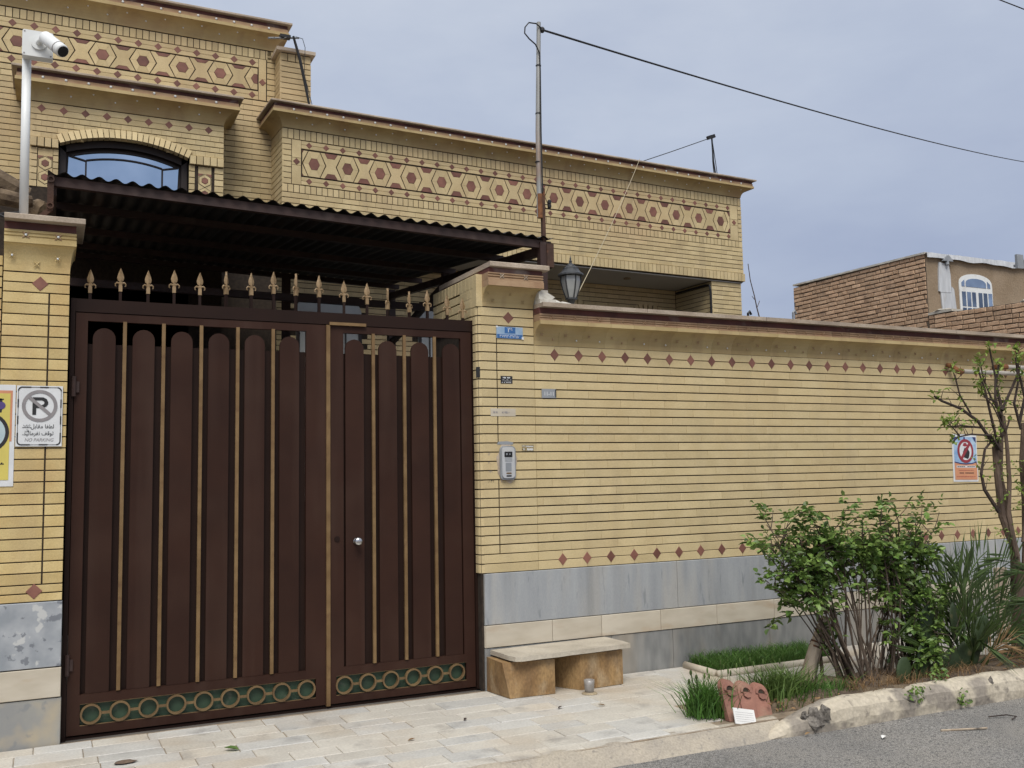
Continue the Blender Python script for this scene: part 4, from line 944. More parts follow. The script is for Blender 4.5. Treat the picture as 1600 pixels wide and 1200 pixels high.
flat(ps, 'dark_script', INK, 0, lambda b: (b.box(-3.70, -3.580, -.0072, -.005, 1.588, 1.594), b.box(-3.61, -3.602, -.0072, -.005, 1.590, 1.604), b.box(-3.594, -3.588, -.0072, -.005, 1.590, 1.600)))
# house number plate
np_ = sgn('number_plate', -.472, -.262, 2.455, 2.540, -.008, LBLU, 'blue house number plate reading 26 on the right pillar', 'plate', .005)
flat(np_, 'blue_panel', BLUE, 0, lambda b: (b.box(-.408, -.322, -.0092, -.008, 2.493, 2.538), b.box(-.468, -.266, -.0092, -.008, 2.457, 2.485)))
text('lettering', '\u06f2\u06f6', .046, -.365, -.0098, 2.515, PAPER, np_, bold=.01); text('lettering', '\u06f3\u06f7\u06f1\u06f9\u06f3-\u06f3\u06f7\u06f2\u06f5\u06f8', .030, -.367, -.0098, 2.470, PAPER, np_, sx=.98)
flat(np_, 'white_clip', PAPER, 0, lambda b: (b.box(-.476, -.462, -.0094, -.004, 2.532, 2.545), b.box(-.272, -.256, -.0094, -.004, 2.452, 2.470)))
gp = sgn('grey_plate', -.115, .004, 2.030, 2.097, -.006, SILD, 'small grey metal plate with white digits 11-11 on the street wall', 'plate', .005)
text('lettering', '11-11', .040, -.056, -.0070, 2.060, PAPER, gp, sx=.95, bold=.012); flat(gp, 'dark_end', INK, 0, lambda b: b.box(-.004, .004, -.0072, -.006, 2.036, 2.094))
def sticker(x0, x1, z0, z1, y, lab, bars, m=INK, mi=PAPER):
    o = sgn('sticker', x0, x1, z0, z1, y, m, lab, 'sticker', .0015)
    def f(b):
        for (a, c, zz, h) in bars:
            n = 9
            for k in range(n):
                if random.random() < .2: continue
                xx = x0 + (x1 - x0) * (a + (c - a) * k / n); b.box(xx, xx + (x1 - x0) * (c - a) / n * .72, y - .0008, y, z0 + (z1 - z0) * (zz - h * random.uniform(.3, .5)), z0 + (z1 - z0) * (zz + h * random.uniform(.3, .5)))
    flat(o, 'print', mi, 0, f); return o
sticker(-.444, -.350, 2.128, 2.183, -.004, 'small black sticker with white script below the number plate', [(.1, .9, .78, .2), (.15, .9, .5, .06), (.15, .9, .34, .06), (.1, .9, .14, .10)])
sticker(-.286, -.187, 1.640, 1.690, -.002, 'small black sticker with white script right of the intercom', [(.05, .6, .8, .12), (.35, .95, .72, .18), (.05, .95, .32, .36)])
st = sticker(-.527, -.330, 1.893, 1.948, -.0042, 'torn white paper sticker across the pillar joint above the intercom', [(.1, .3, .5, .3), (.45, .75, .5, .3)], TRV, GREY)
FS2 = Frame((PX0 - .002, .03, 0), R(-70)); o = put('sticker', tile_mesh(.030, .075, INK, .0015, .0003), (-.6165, .0065, 2.205), None, R(-45)); tag(o, 'black and white sticker wrapped on the pillar corner beside the gate', 'sticker')
flat(o, 'print', PAPER, 0, lambda b: None) if 0 else None
# intercom on its plaster patch
ic = thing('intercom', (-.405, -.02, 1.44), 'silver door intercom with dark screen on the right pillar', 'intercom')
def blob(cx, cz_, rx, rz, jit, n=26, sd_=0): return [(cx + rx * math.cos(2 * math.pi * k / n) * (1 + jit * mnoise.noise(Vector((math.cos(2 * math.pi * k / n) * 2, math.sin(2 * math.pi * k / n) * 2, sd_)))), cz_ + rz * math.sin(2 * math.pi * k / n) * (1 + jit * mnoise.noise(Vector((math.cos(2 * math.pi * k / n) * 2.5, math.sin(2 * math.pi * k / n) * 2.5, sd_ + 9))))) for k in range(n)]
b = MB(); b.prism(blob(-.405, 1.565, .078, .140, .40), -.0040, .004); b.obj('plaster_patch', COP, ic)
def rrect(x0, x1, z0, z1, r, n=5):
    out_ = []
    for cx, cz_, a0 in ((x1 - r, z0 + r, -90), (x1 - r, z1 - r, 0), (x0 + r, z1 - r, 90), (x0 + r, z0 + r, 180)): out_ += [(cx + r * math.cos(R(a0 + 90 * k / n)), cz_ + r * math.sin(R(a0 + 90 * k / n))) for k in range(n + 1)]
    return out_
b = MB(); b.prism(rrect(-.465, -.345, 1.440, 1.680, .03), -.022, -.004); b.obj('back_shell', SILD, ic)
b = MB(); b.prism(rrect(-.455, -.357, 1.452, 1.672, .024), -.032, -.0225); bd = b.obj('face_plate', SILV, ic)
b = MB(); b.prism(rrect(-.438, -.376, 1.600, 1.640, .006), -.0335, -.0322); b.obj('screen', BLACK, ic); b = MB(); b.disc(-.420, 1.622, .007, -.0345, -.0336, 12); b.disc(-.396, 1.622, .005, -.0345, -.0336, 12); b.obj('lens', SILD, ic)
b = MB(); b.prism(rrect(-.430, -.384, 1.500, 1.560, .004), -.033, -.0322); b.obj('call_panel', SILD, ic)
for zz, m_ in ((1.487, GOLD2), (1.468, INK)): b = MB(); b.prism(rrect(-.425, -.385, zz - .005, zz + .005, .003), -.034, -.0322); b.obj('button', m_, ic)
for k in range(5): b = MB(); b.box(-.435, -.378, -.0328, -.0322, 1.568 + k * .006, 1.5705 + k * .006); b.obj('speaker_slot', SILD, ic)
b = MB(); b.prism([(-.482, 1.692), (-.36, 1.69), (-.352, 1.705), (-.40, 1.715), (-.47, 1.712)], -.0045, -.001); b.obj('tape_scrap', SILD, ic)
sc_ = tag(text('painted_digits', '\u06f1\u06f2', .026, -.545, -.0042, 1.622, GREY, None), 'faint grey painted digits left of the intercom, topmost', 'digits')
tag(text('painted_digits', '\u06f2\u06f0', .026, -.543, -.0042, 1.560, GREY, None), 'faint grey painted digits left of the intercom, upper middle', 'digits')
tag(text('painted_digits', '\u06f6\u06f3\u06f0', .026, -.535, -.0042, 1.497, GREY, None), 'faint grey painted digits left of the intercom, lower middle', 'digits')
tag(text('painted_digits', '\u06f8\u06f3\u06f2', .028, -.530, -.0042, 1.432, INK, None), 'dark painted digits left of the intercom, lowest', 'digits')
# poster near the tree
p2 = sgn('wall_poster', 4.112, 4.438, 1.333, 1.768, -.004, PAPER, 'blue and orange poster with red prohibition ring on the street wall', 'poster', .003)
p2.rotation_euler = (0, R(1.0), 0)
def p2p(name, m, fn):
    b = MB(); fn(b); o = b.obj(name, m, p2); return o
p2p('sky_field', SKYP, lambda b: b.box(4.132, 4.425, -.0055, -.004, 1.50, 1.745)); p2p('navy_corner', NAVP, lambda b: (b.prism([(4.132, 1.745), (4.132, 1.69), (4.165, 1.72), (4.19, 1.745)][::1], -.0062, -.0055), b.prism([(4.38, 1.745), (4.40, 1.715), (4.425, 1.69), (4.425, 1.745)], -.0062, -.0055), b.box(4.262, 4.282, -.0062, -.0055, 1.715, 1.745)))
p2p('orange_field', ORAP, lambda b: b.prism([(4.132, 1.352), (4.425, 1.352), (4.425, 1.515), (4.36, 1.500), (4.28, 1.494), (4.20, 1.500), (4.132, 1.513)], -.0066, -.0055))
p2p('navy_line', NAVP, lambda b: b.prism([(4.132, 1.508), (4.20, 1.496), (4.28, 1.490), (4.36, 1.496), (4.425, 1.510), (4.425, 1.520), (4.36, 1.506), (4.28, 1.500), (4.20, 1.506), (4.132, 1.518)], -.0072, -.0066))
p2p('white_disc', PAPER, lambda b: b.disc(4.28, 1.615, .088, -.0076, -.0055, 28, 1.0)); p2p('red_ring', REDP, lambda b: (b.ring(4.28, 1.615, .110, .084, -.0086, -.0055, 32, .95), b.prism([(4.215, 1.558), (4.236, 1.537), (4.345, 1.672), (4.324, 1.693)], -.0092, -.0055)))
p2p('black_shape', INK, lambda b: b.prism(blob(4.290, 1.595, .043, .050, .3), -.0082, -.0055)); p2p('red_shape', REDP, lambda b: b.prism([(4.245, 1.665), (4.275, 1.655), (4.31, 1.665), (4.29, 1.69), (4.262, 1.69)], -.0082, -.0055))
p2p('white_stripe', PAPER, lambda b: b.box(4.155, 4.405, -.0074, -.0055, 1.462, 1.480)); p2p('dark_script', INK, lambda b: [b.box(4.165 + .026 * k, 4.186 + .026 * k, -.008, -.0055, 1.468, 1.475) for k in range(9) if k != 4] + [b.box(4.19 + .019 * k, 4.206 + .019 * k, -.008, -.0055, 1.409, 1.417) for k in range(10) if k != 3])
p2p('pink_script', REDP, lambda b: [b.box(4.18 + .02 * k, 4.195 + .02 * k, -.008, -.0055, 1.436, 1.440) for k in range(10)] + [b.box(4.15 + .028 * k, 4.172 + .028 * k, -.008, -.0055, 1.377, 1.381) for k in range(9)])
# gas pipes
gpi = thing('gas_pipes', (5.5, -.08, 2.34), 'pair of grey gas pipes with rusty elbows along the top of the wall', 'pipe')
b = MB(); b.tube([(4.20, -.08, 2.345), (7.0, -.08, 2.345)], .021, 10); b.obj('pipe', PIPE, gpi); b = MB(); b.tube([(4.80, -.08, 2.405), (7.0, -.08, 2.405)], .021, 10); b.obj('pipe', PIPE, gpi)
b = MB(); b.tube([(4.215, -.08, 2.345), (4.165, -.08, 2.345), (4.145, -.07, 2.36), (4.115, -.04, 2.40), (4.105, -.005, 2.405)], [.027, .028, .027, .024, .022], 10); b.obj('elbow', ORANGE, gpi)
b = MB(); b.tube([(4.82, -.08, 2.405), (4.755, -.08, 2.405), (4.735, -.05, 2.405), (4.735, -.005, 2.405)], [.026, .027, .025, .022], 10); b.obj('elbow', ORANGE, gpi)
# wall lantern and broken mortar
ln_ = thing('lantern', (.205, .09, 2.715), 'black six-sided lantern with grey glass standing on the street wall', 'lantern')
LC = (.205, .09, 0)
b = MB(); b.lathe(LC, [(.050, 2.713), (.048, 2.722), (.022, 2.735), (.016, 2.75), (.026, 2.775), (.034, 2.79), (.040, 2.80)], 12); b.obj('stem', LANT, ln_)
b = MB(); b.lathe(LC, [(.036, 2.80), (.060, 2.87), (.074, 2.93), (.072, 2.972)], 6, R(30)); b.obj('glass', GLL, ln_)
b = MB()
for k in range(6):
    a = R(30 + 60 * k); b.tube([(LC[0] + r_ * math.cos(a), LC[1] + r_ * math.sin(a), z) for r_, z in ((.036, 2.795), (.061, 2.87), (.076, 2.93), (.075, 2.978))], .006, 5)
b.lathe(LC, [(.046, 2.792), (.046, 2.804)], 6, R(30)); b.obj('ribs', LANT, ln_)
b = MB(); b.lathe(LC, [(.100, 2.976), (.098, 2.988), (.075, 3.005), (.062, 3.022), (.060, 3.034), (.040, 3.046), (.034, 3.058), (.018, 3.068), (.010, 3.078)], 18); b.obj('roof', LANT, ln_)
b = MB(); b.lathe(LC, [(.006, 3.075), (.012, 3.085), (.012, 3.092), (.005, 3.10), (.007, 3.108), (.001, 3.132)], 10); b.obj('finial', LANT, ln_)
rb = MB()
for (x, yv, z, r_, s_) in ((-.10, -.05, 2.735, .06, (1.1, .9, .5)), (-.03, -.02, 2.73, .06, (1.2, 1, .4)), (.06, -.03, 2.722, .05, (1.3, 1, .35)), (.16, .02, 2.722, .07, (1.5, .8, .3)), (-.11, 0, 2.79, .05, (.9, .9, .7)), (.28, .02, 2.718, .06, (1.4, .8, .2))): rb.ico((x, yv, z), r_, s_, .7, 9, 6)
rb.obj('mortar_rubble', PLAS, label='broken white mortar lumps on the wall top beside the pillar', cat='rubble')
b = MB(); b.box(-.162, -.03, -.10, .05, 2.7140, 2.745); b.prism([(-.162, 2.745), (-.06, 2.745), (-.03, 2.765), (-.09, 2.795), (-.162, 2.80)], -.085, .05); b.prism([(-.16, 2.80), (-.075, 2.80), (-.075, 2.818), (-.16, 2.82)], -.06, .05); b.obj('stone_scraps', PLAS, label='stack of chipped white stone scraps between pillar and lantern', cat='rubble')
# power mast
pm = thing('power_mast', (.137, .40, 3.30), 'tall galvanised pipe mast with rusty foot above the carport', 'mast')
b = MB(); b.tube([(.11, .40, 3.50), (.112, .40, 4.2), (.140, .40, 5.115)], [.021, .020, .017], 10); b.obj('pipe', GALV, pm)
b = MB(); b.tube([(.112, .397, 3.495), (.113, .397, 3.69)], .0225, 10); b.obj('rusty_sleeve', ORANGE, pm); b = MB(); b.box(.130, .158, .39, .42, 3.30, 3.74); b.obj('angle_iron', RUSTY, pm)
b = MB(); b.ico((.163, .385, 5.05), .022, (1, 1, 1.2)); b.obj('insulator', BLACK, pm); b = MB(); b.lathe((.195, .39, 3.58), [(.010, 0), (.016, .01), (.016, .03), (.011, .035), (.016, .04), (.016, .06), (.008, .07)], 10); b.tube([(.15, .40, 3.61), (.195, .39, 3.61)], .004, 5); b.obj('bracket_insulator', BLACK, pm)
for zz in (3.95, 4.35, 4.75): b = MB(); b.tube([(.112 + (zz - 4.2) * .03, .40, zz - .004), (.112 + (zz - 4.2) * .03, .40, zz + .004)], .0225, 10); b.obj('cable_tie', BLACK, pm)
b = MB(); b.tube([(.155, .38, 5.06), (.10, .37, 5.085), (.03, .36, 5.075), (-.005, .36, 5.03), (-.01, .36, 4.98), (.03, .36, 4.94), (.09, .37, 4.91), (.128, .375, 4.85), (.133, .378, 4.7), (.128, .378, 4.2), (.13, .378, 3.7)], .0055, 6); b.obj('drop_cable', CABLE, pm)
def wire(name, p, q, sag, r, lab, n=24):
    p, q = Vector(p), Vector(q); b = MB(); b.tube([p.lerp(q, t / n) - Vector((0, 0, sag * 4 * (t / n) * (1 - t / n))) for t in range(n + 1)], r, 5); return b.obj(name, CABLE, label=lab, cat='cable')
wire('overhead_cable', (.17, .385, 5.05), (16.643, 8.0, 8.389), .10, .009, 'thin black overhead cable running right from the mast top')
wire('overhead_cable', (14.5, 8.0, 12.30), (20.0, 8.0, 11.9), 0, .014, 'short length of black cable crossing the top right corner')
# surveillance camera on its pole
cc_ = thing('security_camera', (-3.52, .12, 3.03), 'white security camera on a white pole above the left pillar', 'camera')
b = MB(); b.tube([(-3.520, .12, 3.029), (-3.528, .12, 4.10)], .0255, 14); b.obj('pole', WHITE, cc_, True)
b = MB(); b.prism(rrect(-3.553, -3.385, 4.035, 4.195, .012), .03, .10); bx_ = b.obj('mount_box', WHITE, cc_)
for xx, zz in ((-3.541, 4.047), (-3.397, 4.047), (-3.541, 4.183), (-3.397, 4.183)): b = MB(); b.disc(xx, zz, .005, .0285, .031, 8); b.obj('screw', GREY, cc_)
b = MB(); b.disc(-3.463, 4.118, .042, .018, .031, 22); b.obj('flange', WHITE, cc_)
b = MB(); b.tube([(-3.463, .025, 4.118), (-3.455, -.01, 4.120), (-3.430, -.045, 4.13)], [.020, .016, .016], 10); b.obj('swivel_arm', WHITE, cc_)
dirv = Vector((.52, -.60, -.62)).normalized(); p0 = Vector((-3.435, -.030, 4.140)); p1 = p0 + dirv * .20
b = MB(); b.tube([p0, p0 + dirv * .012, p0 + dirv * .185, p1], [.032, .039, .040, .037], 16); b.obj('camera_body', WHITE, cc_, True)
b = MB(); b.tube([p1 - dirv * .004, p1 + dirv * .004], .033, 16); b.obj('lens_front', BLACK, cc_)
b = MB(); b.tube([p0 + dirv * .150, p0 + dirv * .156], .0412, 16); b.obj('body_seam', GREY, cc_)
b = MB(); b.tube([(-3.50, .12, 3.034), (-3.56, .10, 3.085), (-3.60, .12, 3.05), (-3.68, .14, 3.08), (-3.80, .16, 3.07)], .009, 6); b.tube([(-3.50, .14, 3.036), (-3.55, .16, 3.10), (-3.62, .2, 3.10), (-3.75, .2, 3.05)], .008, 6); b.obj('cable_tangle', CABLE, label='black cable tangle lying on the left pillar cap', cat='cable')
# split logs stored on the wall behind the left pillar
for (c_, l_, r_, tilt, lab) in (((-3.66, .85, 3.36), .34, .055, 8, 'pale split log lying behind the camera pole, lower one'), ((-3.72, .95, 3.50), .42, .080, -14, 'dark log with pale cut edge behind the camera pole, upper one'), ((-3.46, 1.05, 3.36), .16, .060, 70, 'short grey log end right of the camera pole')):
    b = MB(); a = R(tilt); d_ = Vector((math.cos(a), .1, math.sin(a))); b.tube([Vector(c_) + d_ * l_ * (t - .5) + Vector((0, 0, .02 * math.sin(t * 5))) for t in (0, .2, .4, .6, .8, 1)], [r_ * q for q in (.8, 1, 1.06, 1, .95, .7)], 9); b.obj('split_log', LOGR, label=lab, cat='log')
# antennas and ropes on the roofs
an = thing('antenna', (-.85, 4.45, 5.7), 'small roof antenna on a black leaning pole beside the chimney pier', 'antenna')
b = MB(); b.tube([(-.735, 4.40, 5.66), (-.80, 4.40, 6.00), (-.86, 4.40, 6.27), (-.935, 4.40, 6.53)], [.012, .018, .018, .014], 7); b.obj('pole', BLACK, an)
b = MB(); b.tube([(-1.24, 4.30, 6.41), (-.86, 4.45, 6.545)], .011, 6); b.obj('boom', SILD, an)
for k in range(5): t = k / 4; p = Vector((-1.20, 4.315, 6.424)).lerp(Vector((-.92, 4.43, 6.525)), t); b = MB(); b.tube([p + Vector((.02, -.07, -.02)), p + Vector((-.02, .07, .02))], .005, 5); b.obj('element', SILD, an)
b = MB(); b.box(-1.10, -.98, 4.33, 4.40, 6.47, 6.505); b.obj('amplifier', BLACK, an); b = MB(); b.tube([(-.91, 4.40, 6.53), (-.83, 4.40, 6.52), (-.80, 4.40, 6.42), (-.81, 4.40, 6.1), (-.70, 4.40, 5.68)], .004, 5); b.obj('lead', CABLE, an)
ms = thing('roof_mast', (5.3, 4.75, 5.6), 'thin black cable mast on the right end of the house roof', 'mast')
q0 = Vector((5.33, 4.78, 5.60)); q1 = Vector((5.265, 4.78, 6.32))
b = MB(); b.tube([q0, q0.lerp(q1, .5) + Vector((-.02, 0, 0)), q1], .014, 6); b.tube([q0 + Vector((.03, 0, 0)), q0.lerp(q1, .4) + Vector((.02, 0, 0)), q1], .006, 5); b.tube([q0 + Vector((-.04, 0, 0)), q0.lerp(q1, .5) + Vector((-.035, 0, 0)), q1], .005, 5); b.obj('mast_pole', BLACK, ms)
b = MB(); b.beam(q1 + Vector((-.08, 0, -.02)), q1 + Vector((.05, 0, .03)), .04, .05); b.obj('mast_head', BLACK, ms); b = MB(); b.tube([q1, Vector((4.6, 4.9, 6.05)), Vector((3.8, 4.9, 5.72))], .006, 5); b.obj('guy_wire', CABLE, ms)
b = MB(); b.tube([A.w(4.78, -.19, 5.66).lerp(Vector((.30, .15, 2.86)), t / 8) - Vector((0, 0, .16 * t / 8 * (1 - t / 8))) for t in range(9)], .0035, 5); b.obj('rope', ROPE, label='thin pale rope slanting from the house roof to the lantern', cat='rope')
b = MB(); b.tube([(6.02, 5, 4.55), (6.05, 5, 4.3), (6.12, 5, 4.05), (6.15, 5, 3.9), (6.20, 5, 3.72), (6.22, 5, 3.3)], [.006, .007, .008, .009, .010, .012], 5); b.tube([(6.13, 5, 4.0), (6.07, 5, 4.06)], .005, 5); b.tube([(6.16, 5, 3.9), (6.21, 5, 4.0)], .005, 5); b.obj('bare_twig', BARK, label='bare wavy twig standing up behind the street wall', cat='twig')
for x, z, lab in ((5.98, 3.80, 'black stub of pipe behind the wall top, left one'), (6.85, 3.86, 'hooked grey pipe end behind the wall top near the brick house')):
    b = MB(); b.tube([(x, 5, 3.2), (x, 5, z), (x + .03, 5, z + .03), (x + .06, 5, z - .02)], .018, 6); b.obj('pipe_stub', BLACK if x < 6.5 else SILD, label=lab, cat='pipe')
# bench of two travertine blocks and a slab
bn = thing('stone_bench', (-.12, -.18, 0), 'low bench of two brown travertine blocks under a pale slab', 'bench')
def block(x0, x1, y0, y1, z1, sd_):
    b = MB(); n = 4; V = []
    pts = [(x0, y0), (x1, y0), (x1, y1), (x0, y1)]
    b.box(x0, x1, y0, y1, .002, z1); 
    b.v = [(x + .006 * mnoise.noise(Vector((x * 9, y * 9, z * 9 + sd_))), y + .006 * mnoise.noise(Vector((x * 9, z * 9, sd_))), z) for x, y, z in b.v]
    return b
b = block(-.600, -.232, -.335, -.03, .230, 1); b.v[0] = (b.v[0][0] + .035, b.v[0][1] + .012, .002); b.v[4] = (b.v[4][0] + .0, b.v[4][1] + .05, .230); b.obj('block', BLK, bn)
b = MB(); q_ = [(-.160, -.10), (-.035, -.335), (.318, -.315), (.330, -.04), (-.10, -.03)]; nq = len(q_); b.add([(x, y, .002) for x, y in q_] + [(x, y, .238) for x, y in q_], [tuple(range(nq))[::-1], tuple(range(nq, 2 * nq))] + [(i, (i + 1) % nq, (i + 1) % nq + nq, i + nq) for i in range(nq)]); b.obj('block', BLK, bn)
top = [(-.568, -.02), (-.560, -.15), (-.552, -.28), (-.535, -.352), (-.49, -.372), (-.38, -.368), (-.22, -.374), (-.12, -.365), (.02, -.370), (.20, -.364), (.358, -.36), (.365, -.25), (.35, -.03)]
n = len(top); zt_ = lambda x: .272 + (x + .6) * .012
V = [(x, y, zt_(x) - .030) for x, y in top] + [(x * .998, y * .99, zt_(x)) for x, y in top]
mk('slab', V, [tuple(range(n))[::-1], tuple(range(n, 2 * n))] + [(i, (i + 1) % n, (i + 1) % n + n, i + n) for i in range(n)], SLAB, bn)
# jar
jr = thing('plastic_jar', (-.034, -.45, 0), 'small dusty clear cup filled with sand in front of the bench', 'cup')
b = MB(); b.lathe((-.034, -.45, 0), [(.030, .004), (.032, .03), (.034, .06), (.037, .092), (.033, .092), (.030, .06)], 14); b.obj('cup', JAR, jr, True); b = MB(); b.lathe((-.034, -.45, 0), [(.055, .0015), (.045, .008), (.031, .012)], 12); b.obj('sand_heap', SAND, jr)
# terracotta ornament
tr = thing('terracotta_tile', (.49, -1.45, 0), 'broken red terracotta ornament with three arched lobes leaning in the weeds', 'ornament')
for k, (cx, cz_, rot) in enumerate(((.372, .012, 6), (.490, -.012, 8), (.600, -.034, 10))):
    a = R(rot)
    def tf(p, a=a, cx=cx, cz_=cz_):
        x, yv, z = p; X = x * math.cos(a) + z * math.sin(a); Z = -x * math.sin(a) + z * math.cos(a)
        return (cx + X, -1.46 + yv + Z * .50, cz_ + .0 + Z * .98)
    hw = .056
    out_ = [(-hw * .92, -.02), (hw * .92, -.02)] + [(hw * math.cos(math.pi * j / 10), .145 + .062 * math.sin(math.pi * j / 10)) for j in range(11)]
    b = MB(); b.prism(out_, -.02, .02); b.v = [tf(p) for p in b.v]; lo = b.obj('lobe', TERR, tr)
    b = MB(); rr_ = .040
    arc_o = [(rr_ * math.cos(math.pi * j / 10), .150 + .040 * math.sin(math.pi * j / 10)) for j in range(11)]; arc_i = [(.026 * math.cos(math.pi * j / 10), .150 + .026 * math.sin(math.pi * j / 10)) for j in range(11)]
    for j in range(10): b.prism([arc_o[j], arc_o[j + 1], arc_i[j + 1], arc_i[j]], -.030, -.0195)
    b.prism([(.012 - .02, .120), (.020, .125), (.026, .148), (-.026, .148), (-.024, .130)], -.036, -.0195); b.v = [tf(p) for p in b.v]; b.obj('arch_relief', TERR, lo)
    b = MB(); b.prism([(-.024, .151), (.024, .151), (.016, .166), (0, .172), (-.016, .166)], -.0215, -.0196); b.v = [tf(p) for p in b.v]; b.obj('hollow_shade', MOR, lo)  # dark patch on the lobe face paints the shade of a hollow
cd = MB(); cd.prism([(0, 0), (.145, 0), (.150, .098), (.005, .100)], 0, .006)
cd.v = [(.318 + x * .97 + z * .10, -1.545 + yv + z * .42 - x * .12, .0 + z * .82 - x * .18) for x, yv, z in cd.v]
cdo = cd.obj('white_card', CARD, label='white blank card leaning against the terracotta ornament', cat='card')
b = MB()
for k in range(5): b.box(.012, .135, -.0006, .001, .018 + k * .014, .0195 + k * .014)
b.v = [(.318 + x * .97 + z * .10, -1.545 + yv + z * .42 - x * .12, z * .82 - x * .18) for x, yv, z in b.v]; b.obj('ruled_line', GREY, cdo)
# leaning log with wire ties, thin stake
lg = thing('leaning_log', (1.29, -1.05, 0), 'short pale log stake leaning with wire ties beside the rose bush', 'log')
b = MB(); P0, P1 = Vector((1.275, -1.06, .0)), Vector((1.470, -1.10, .47)); pts = [P0.lerp(P1, t) + Vector((.006 * math.sin(9 * t), 0, 0)) for t in [k / 9 for k in range(10)]]; b.tube(pts, [.058, .055, .052, .050, .047, .046, .045, .044, .040, .030], 10); b.obj('log', WOOD, lg)
for t in (.58, .64, .80): p = P0.lerp(P1, t); b = MB(); dd = (P1 - P0).normalized() * .006; b.tube([p - dd, p + dd], .050, 10); b.obj('wire_tie', RUSTY, lg)
b = MB()
for k in range(26):
    t = random.uniform(.62, 1.0); p = P0.lerp(P1, t); an_ = random.uniform(0, 6.28); o1 = Vector((math.cos(an_), math.sin(an_), 0)) * .045; b.tube([p + o1, p + o1 * 1.25 + Vector((random.uniform(-.03, .03), 0, random.uniform(-.02, .10)))], [.006, .002], 4)
b.obj('bark_strips', BARK, lg)
b = MB(); b.tube([(1.40, -1.10, 0), (1.43, -1.08, .12), (1.45, -1.04, .25), (1.49, -1.02, .40)], [.012, .013, .014, .012], 7); b.tube([(1.425, -1.085, .10), (1.46, -1.10, 0)], [.008, .006], 5); b.obj('stake', BARK, label='thin forked grey stake standing beside the leaning log', cat='stake')
b = MB(); b.box(3.82, 3.94, -.62, -.58, 0, .62); b.obj('wood_post', WOOD, label='grey wooden board standing behind the palm', cat='board')

# ------------------------------------------------------------------ planting
def leafv(b, p, d, nrm, ln, wd, fold=.25, curl=.15):
    d = d.normalized(); s = d.cross(nrm)
    if s.length < 1e-4: s = d.cross(Vector((1, 0, .3)))
    s.normalize(); n = s.cross(d)
    a, c = n * wd * fold, n * ln * curl
    b.add([p, p + d * ln * .28 + s * wd * .42 + a, p + d * ln * .66 + s * wd * .46 + a - c * .4, p + d * ln - c, p + d * ln * .66 - s * wd * .46 + a - c * .4, p + d * ln * .28 - s * wd * .42 + a, p + d * ln * .5 - c * .2],
          [(0, 1, 6), (1, 2, 6), (2, 3, 6), (3, 4, 6), (4, 5, 6), (5, 0, 6)])
def rv(a=1.0): return Vector((random.uniform(-a, a), random.uniform(-a, a), random.uniform(-a, a)))
# rose bush
rose = thing('rose_bush', (1.62, -1.25, .03), 'leafy green rose bush with many thin brown stems behind the kerb', 'bush')
st = MB(); lf = MB(); random.seed(11)
tips = []
CEN = [((.95, -1.22, .96), .10), ((.90, -1.25, .82), .07), ((1.06, -1.2, 1.12), .12), ((1.27, -1.25, 1.16), .13), ((1.45, -1.2, 1.08), .15), ((1.20, -1.25, .94), .13), ((1.62, -1.25, 1.14), .12), ((1.84, -1.2, 1.04), .15), ((2.02, -1.25, 1.06), .10), ((2.22, -1.2, 1.04), .14), ((2.42, -1.2, .97), .11), ((1.08, -1.25, .76), .09), ((1.50, -1.2, .86), .15), ((1.80, -1.3, .82), .15), ((2.10, -1.2, .82), .16), ((2.36, -1.2, .78), .12), ((2.0, -1.25, .58), .13), ((2.25, -1.25, .56), .14), ((2.0, -1.38, .24), .09), ((2.18, -1.28, .40), .15), ((2.40, -1.28, .34), .14)]
for ci, (c, r) in enumerate(CEN):
    c = Vector(c); tipx_ = c.x
    for k in range(3 if ci < 13 else 2):
        base = Vector((random.gauss(1.57, .035) if tipx_ < 1.5 else random.gauss(1.66, .06) if tipx_ < 1.75 else random.gauss(1.92, .14), random.gauss(-1.25, .06), .02))
        tip = c + rv(r * .8); mid = base.lerp(tip, .5) + Vector((random.uniform(-.06, .06) - (tip.x - base.x) * .02, random.uniform(-.08, .08), random.uniform(.02, .10)))
        q1 = base.lerp(mid, .5) + rv(.02); q2 = mid.lerp(tip, .5) + rv(.025) + Vector((0, 0, .03))
        r0 = random.uniform(.005, .011); st.tube([base, q1, mid, q2, tip], [r0, r0 * .85, r0 * .65, r0 * .45, .003], 5, False)
        for t in range(7):
            f = random.uniform(.30, 1); p = mid.lerp(tip, f); e_ = p + (rv(.11) + Vector((0, 0, .05))); st.tube([p, p.lerp(e_, .5) + rv(.012), e_], [.0045, .0035, .002], 4, False); tips.append((e_, c, r, ci)); tips.append((p.lerp(e_, .6), c, r, ci))
for e_, c, r, ci in tips:
    for k in range(random.choice([1, 1, 2, 2])):
        d = (e_ - c).normalized() * .6 + rv(.9) + Vector((0, 0, .25)); d.normalize()
        p = e_ + rv(.03); ln = random.uniform(.045, .085); lsz = random.uniform(.55, 1.1)
        for j, (t, sd_) in enumerate(((.35, -1), (.35, 1), (.7, -1), (.7, 1), (1, 0))):
            sdv = d.cross(Vector((0, 0, 1)));
            if sdv.length < .01: sdv = Vector((1, 0, 0))
            sdv.normalize(); dd = (d * (.35 if sd_ else 1) + sdv * sd_ * .9).normalized() + rv(.25)
            leafv(lf, p + d * ln * t, dd, (Vector((0, 0, 1)) + rv(.6)).normalized(), random.uniform(.042, .068) * lsz, random.uniform(.030, .046) * lsz)
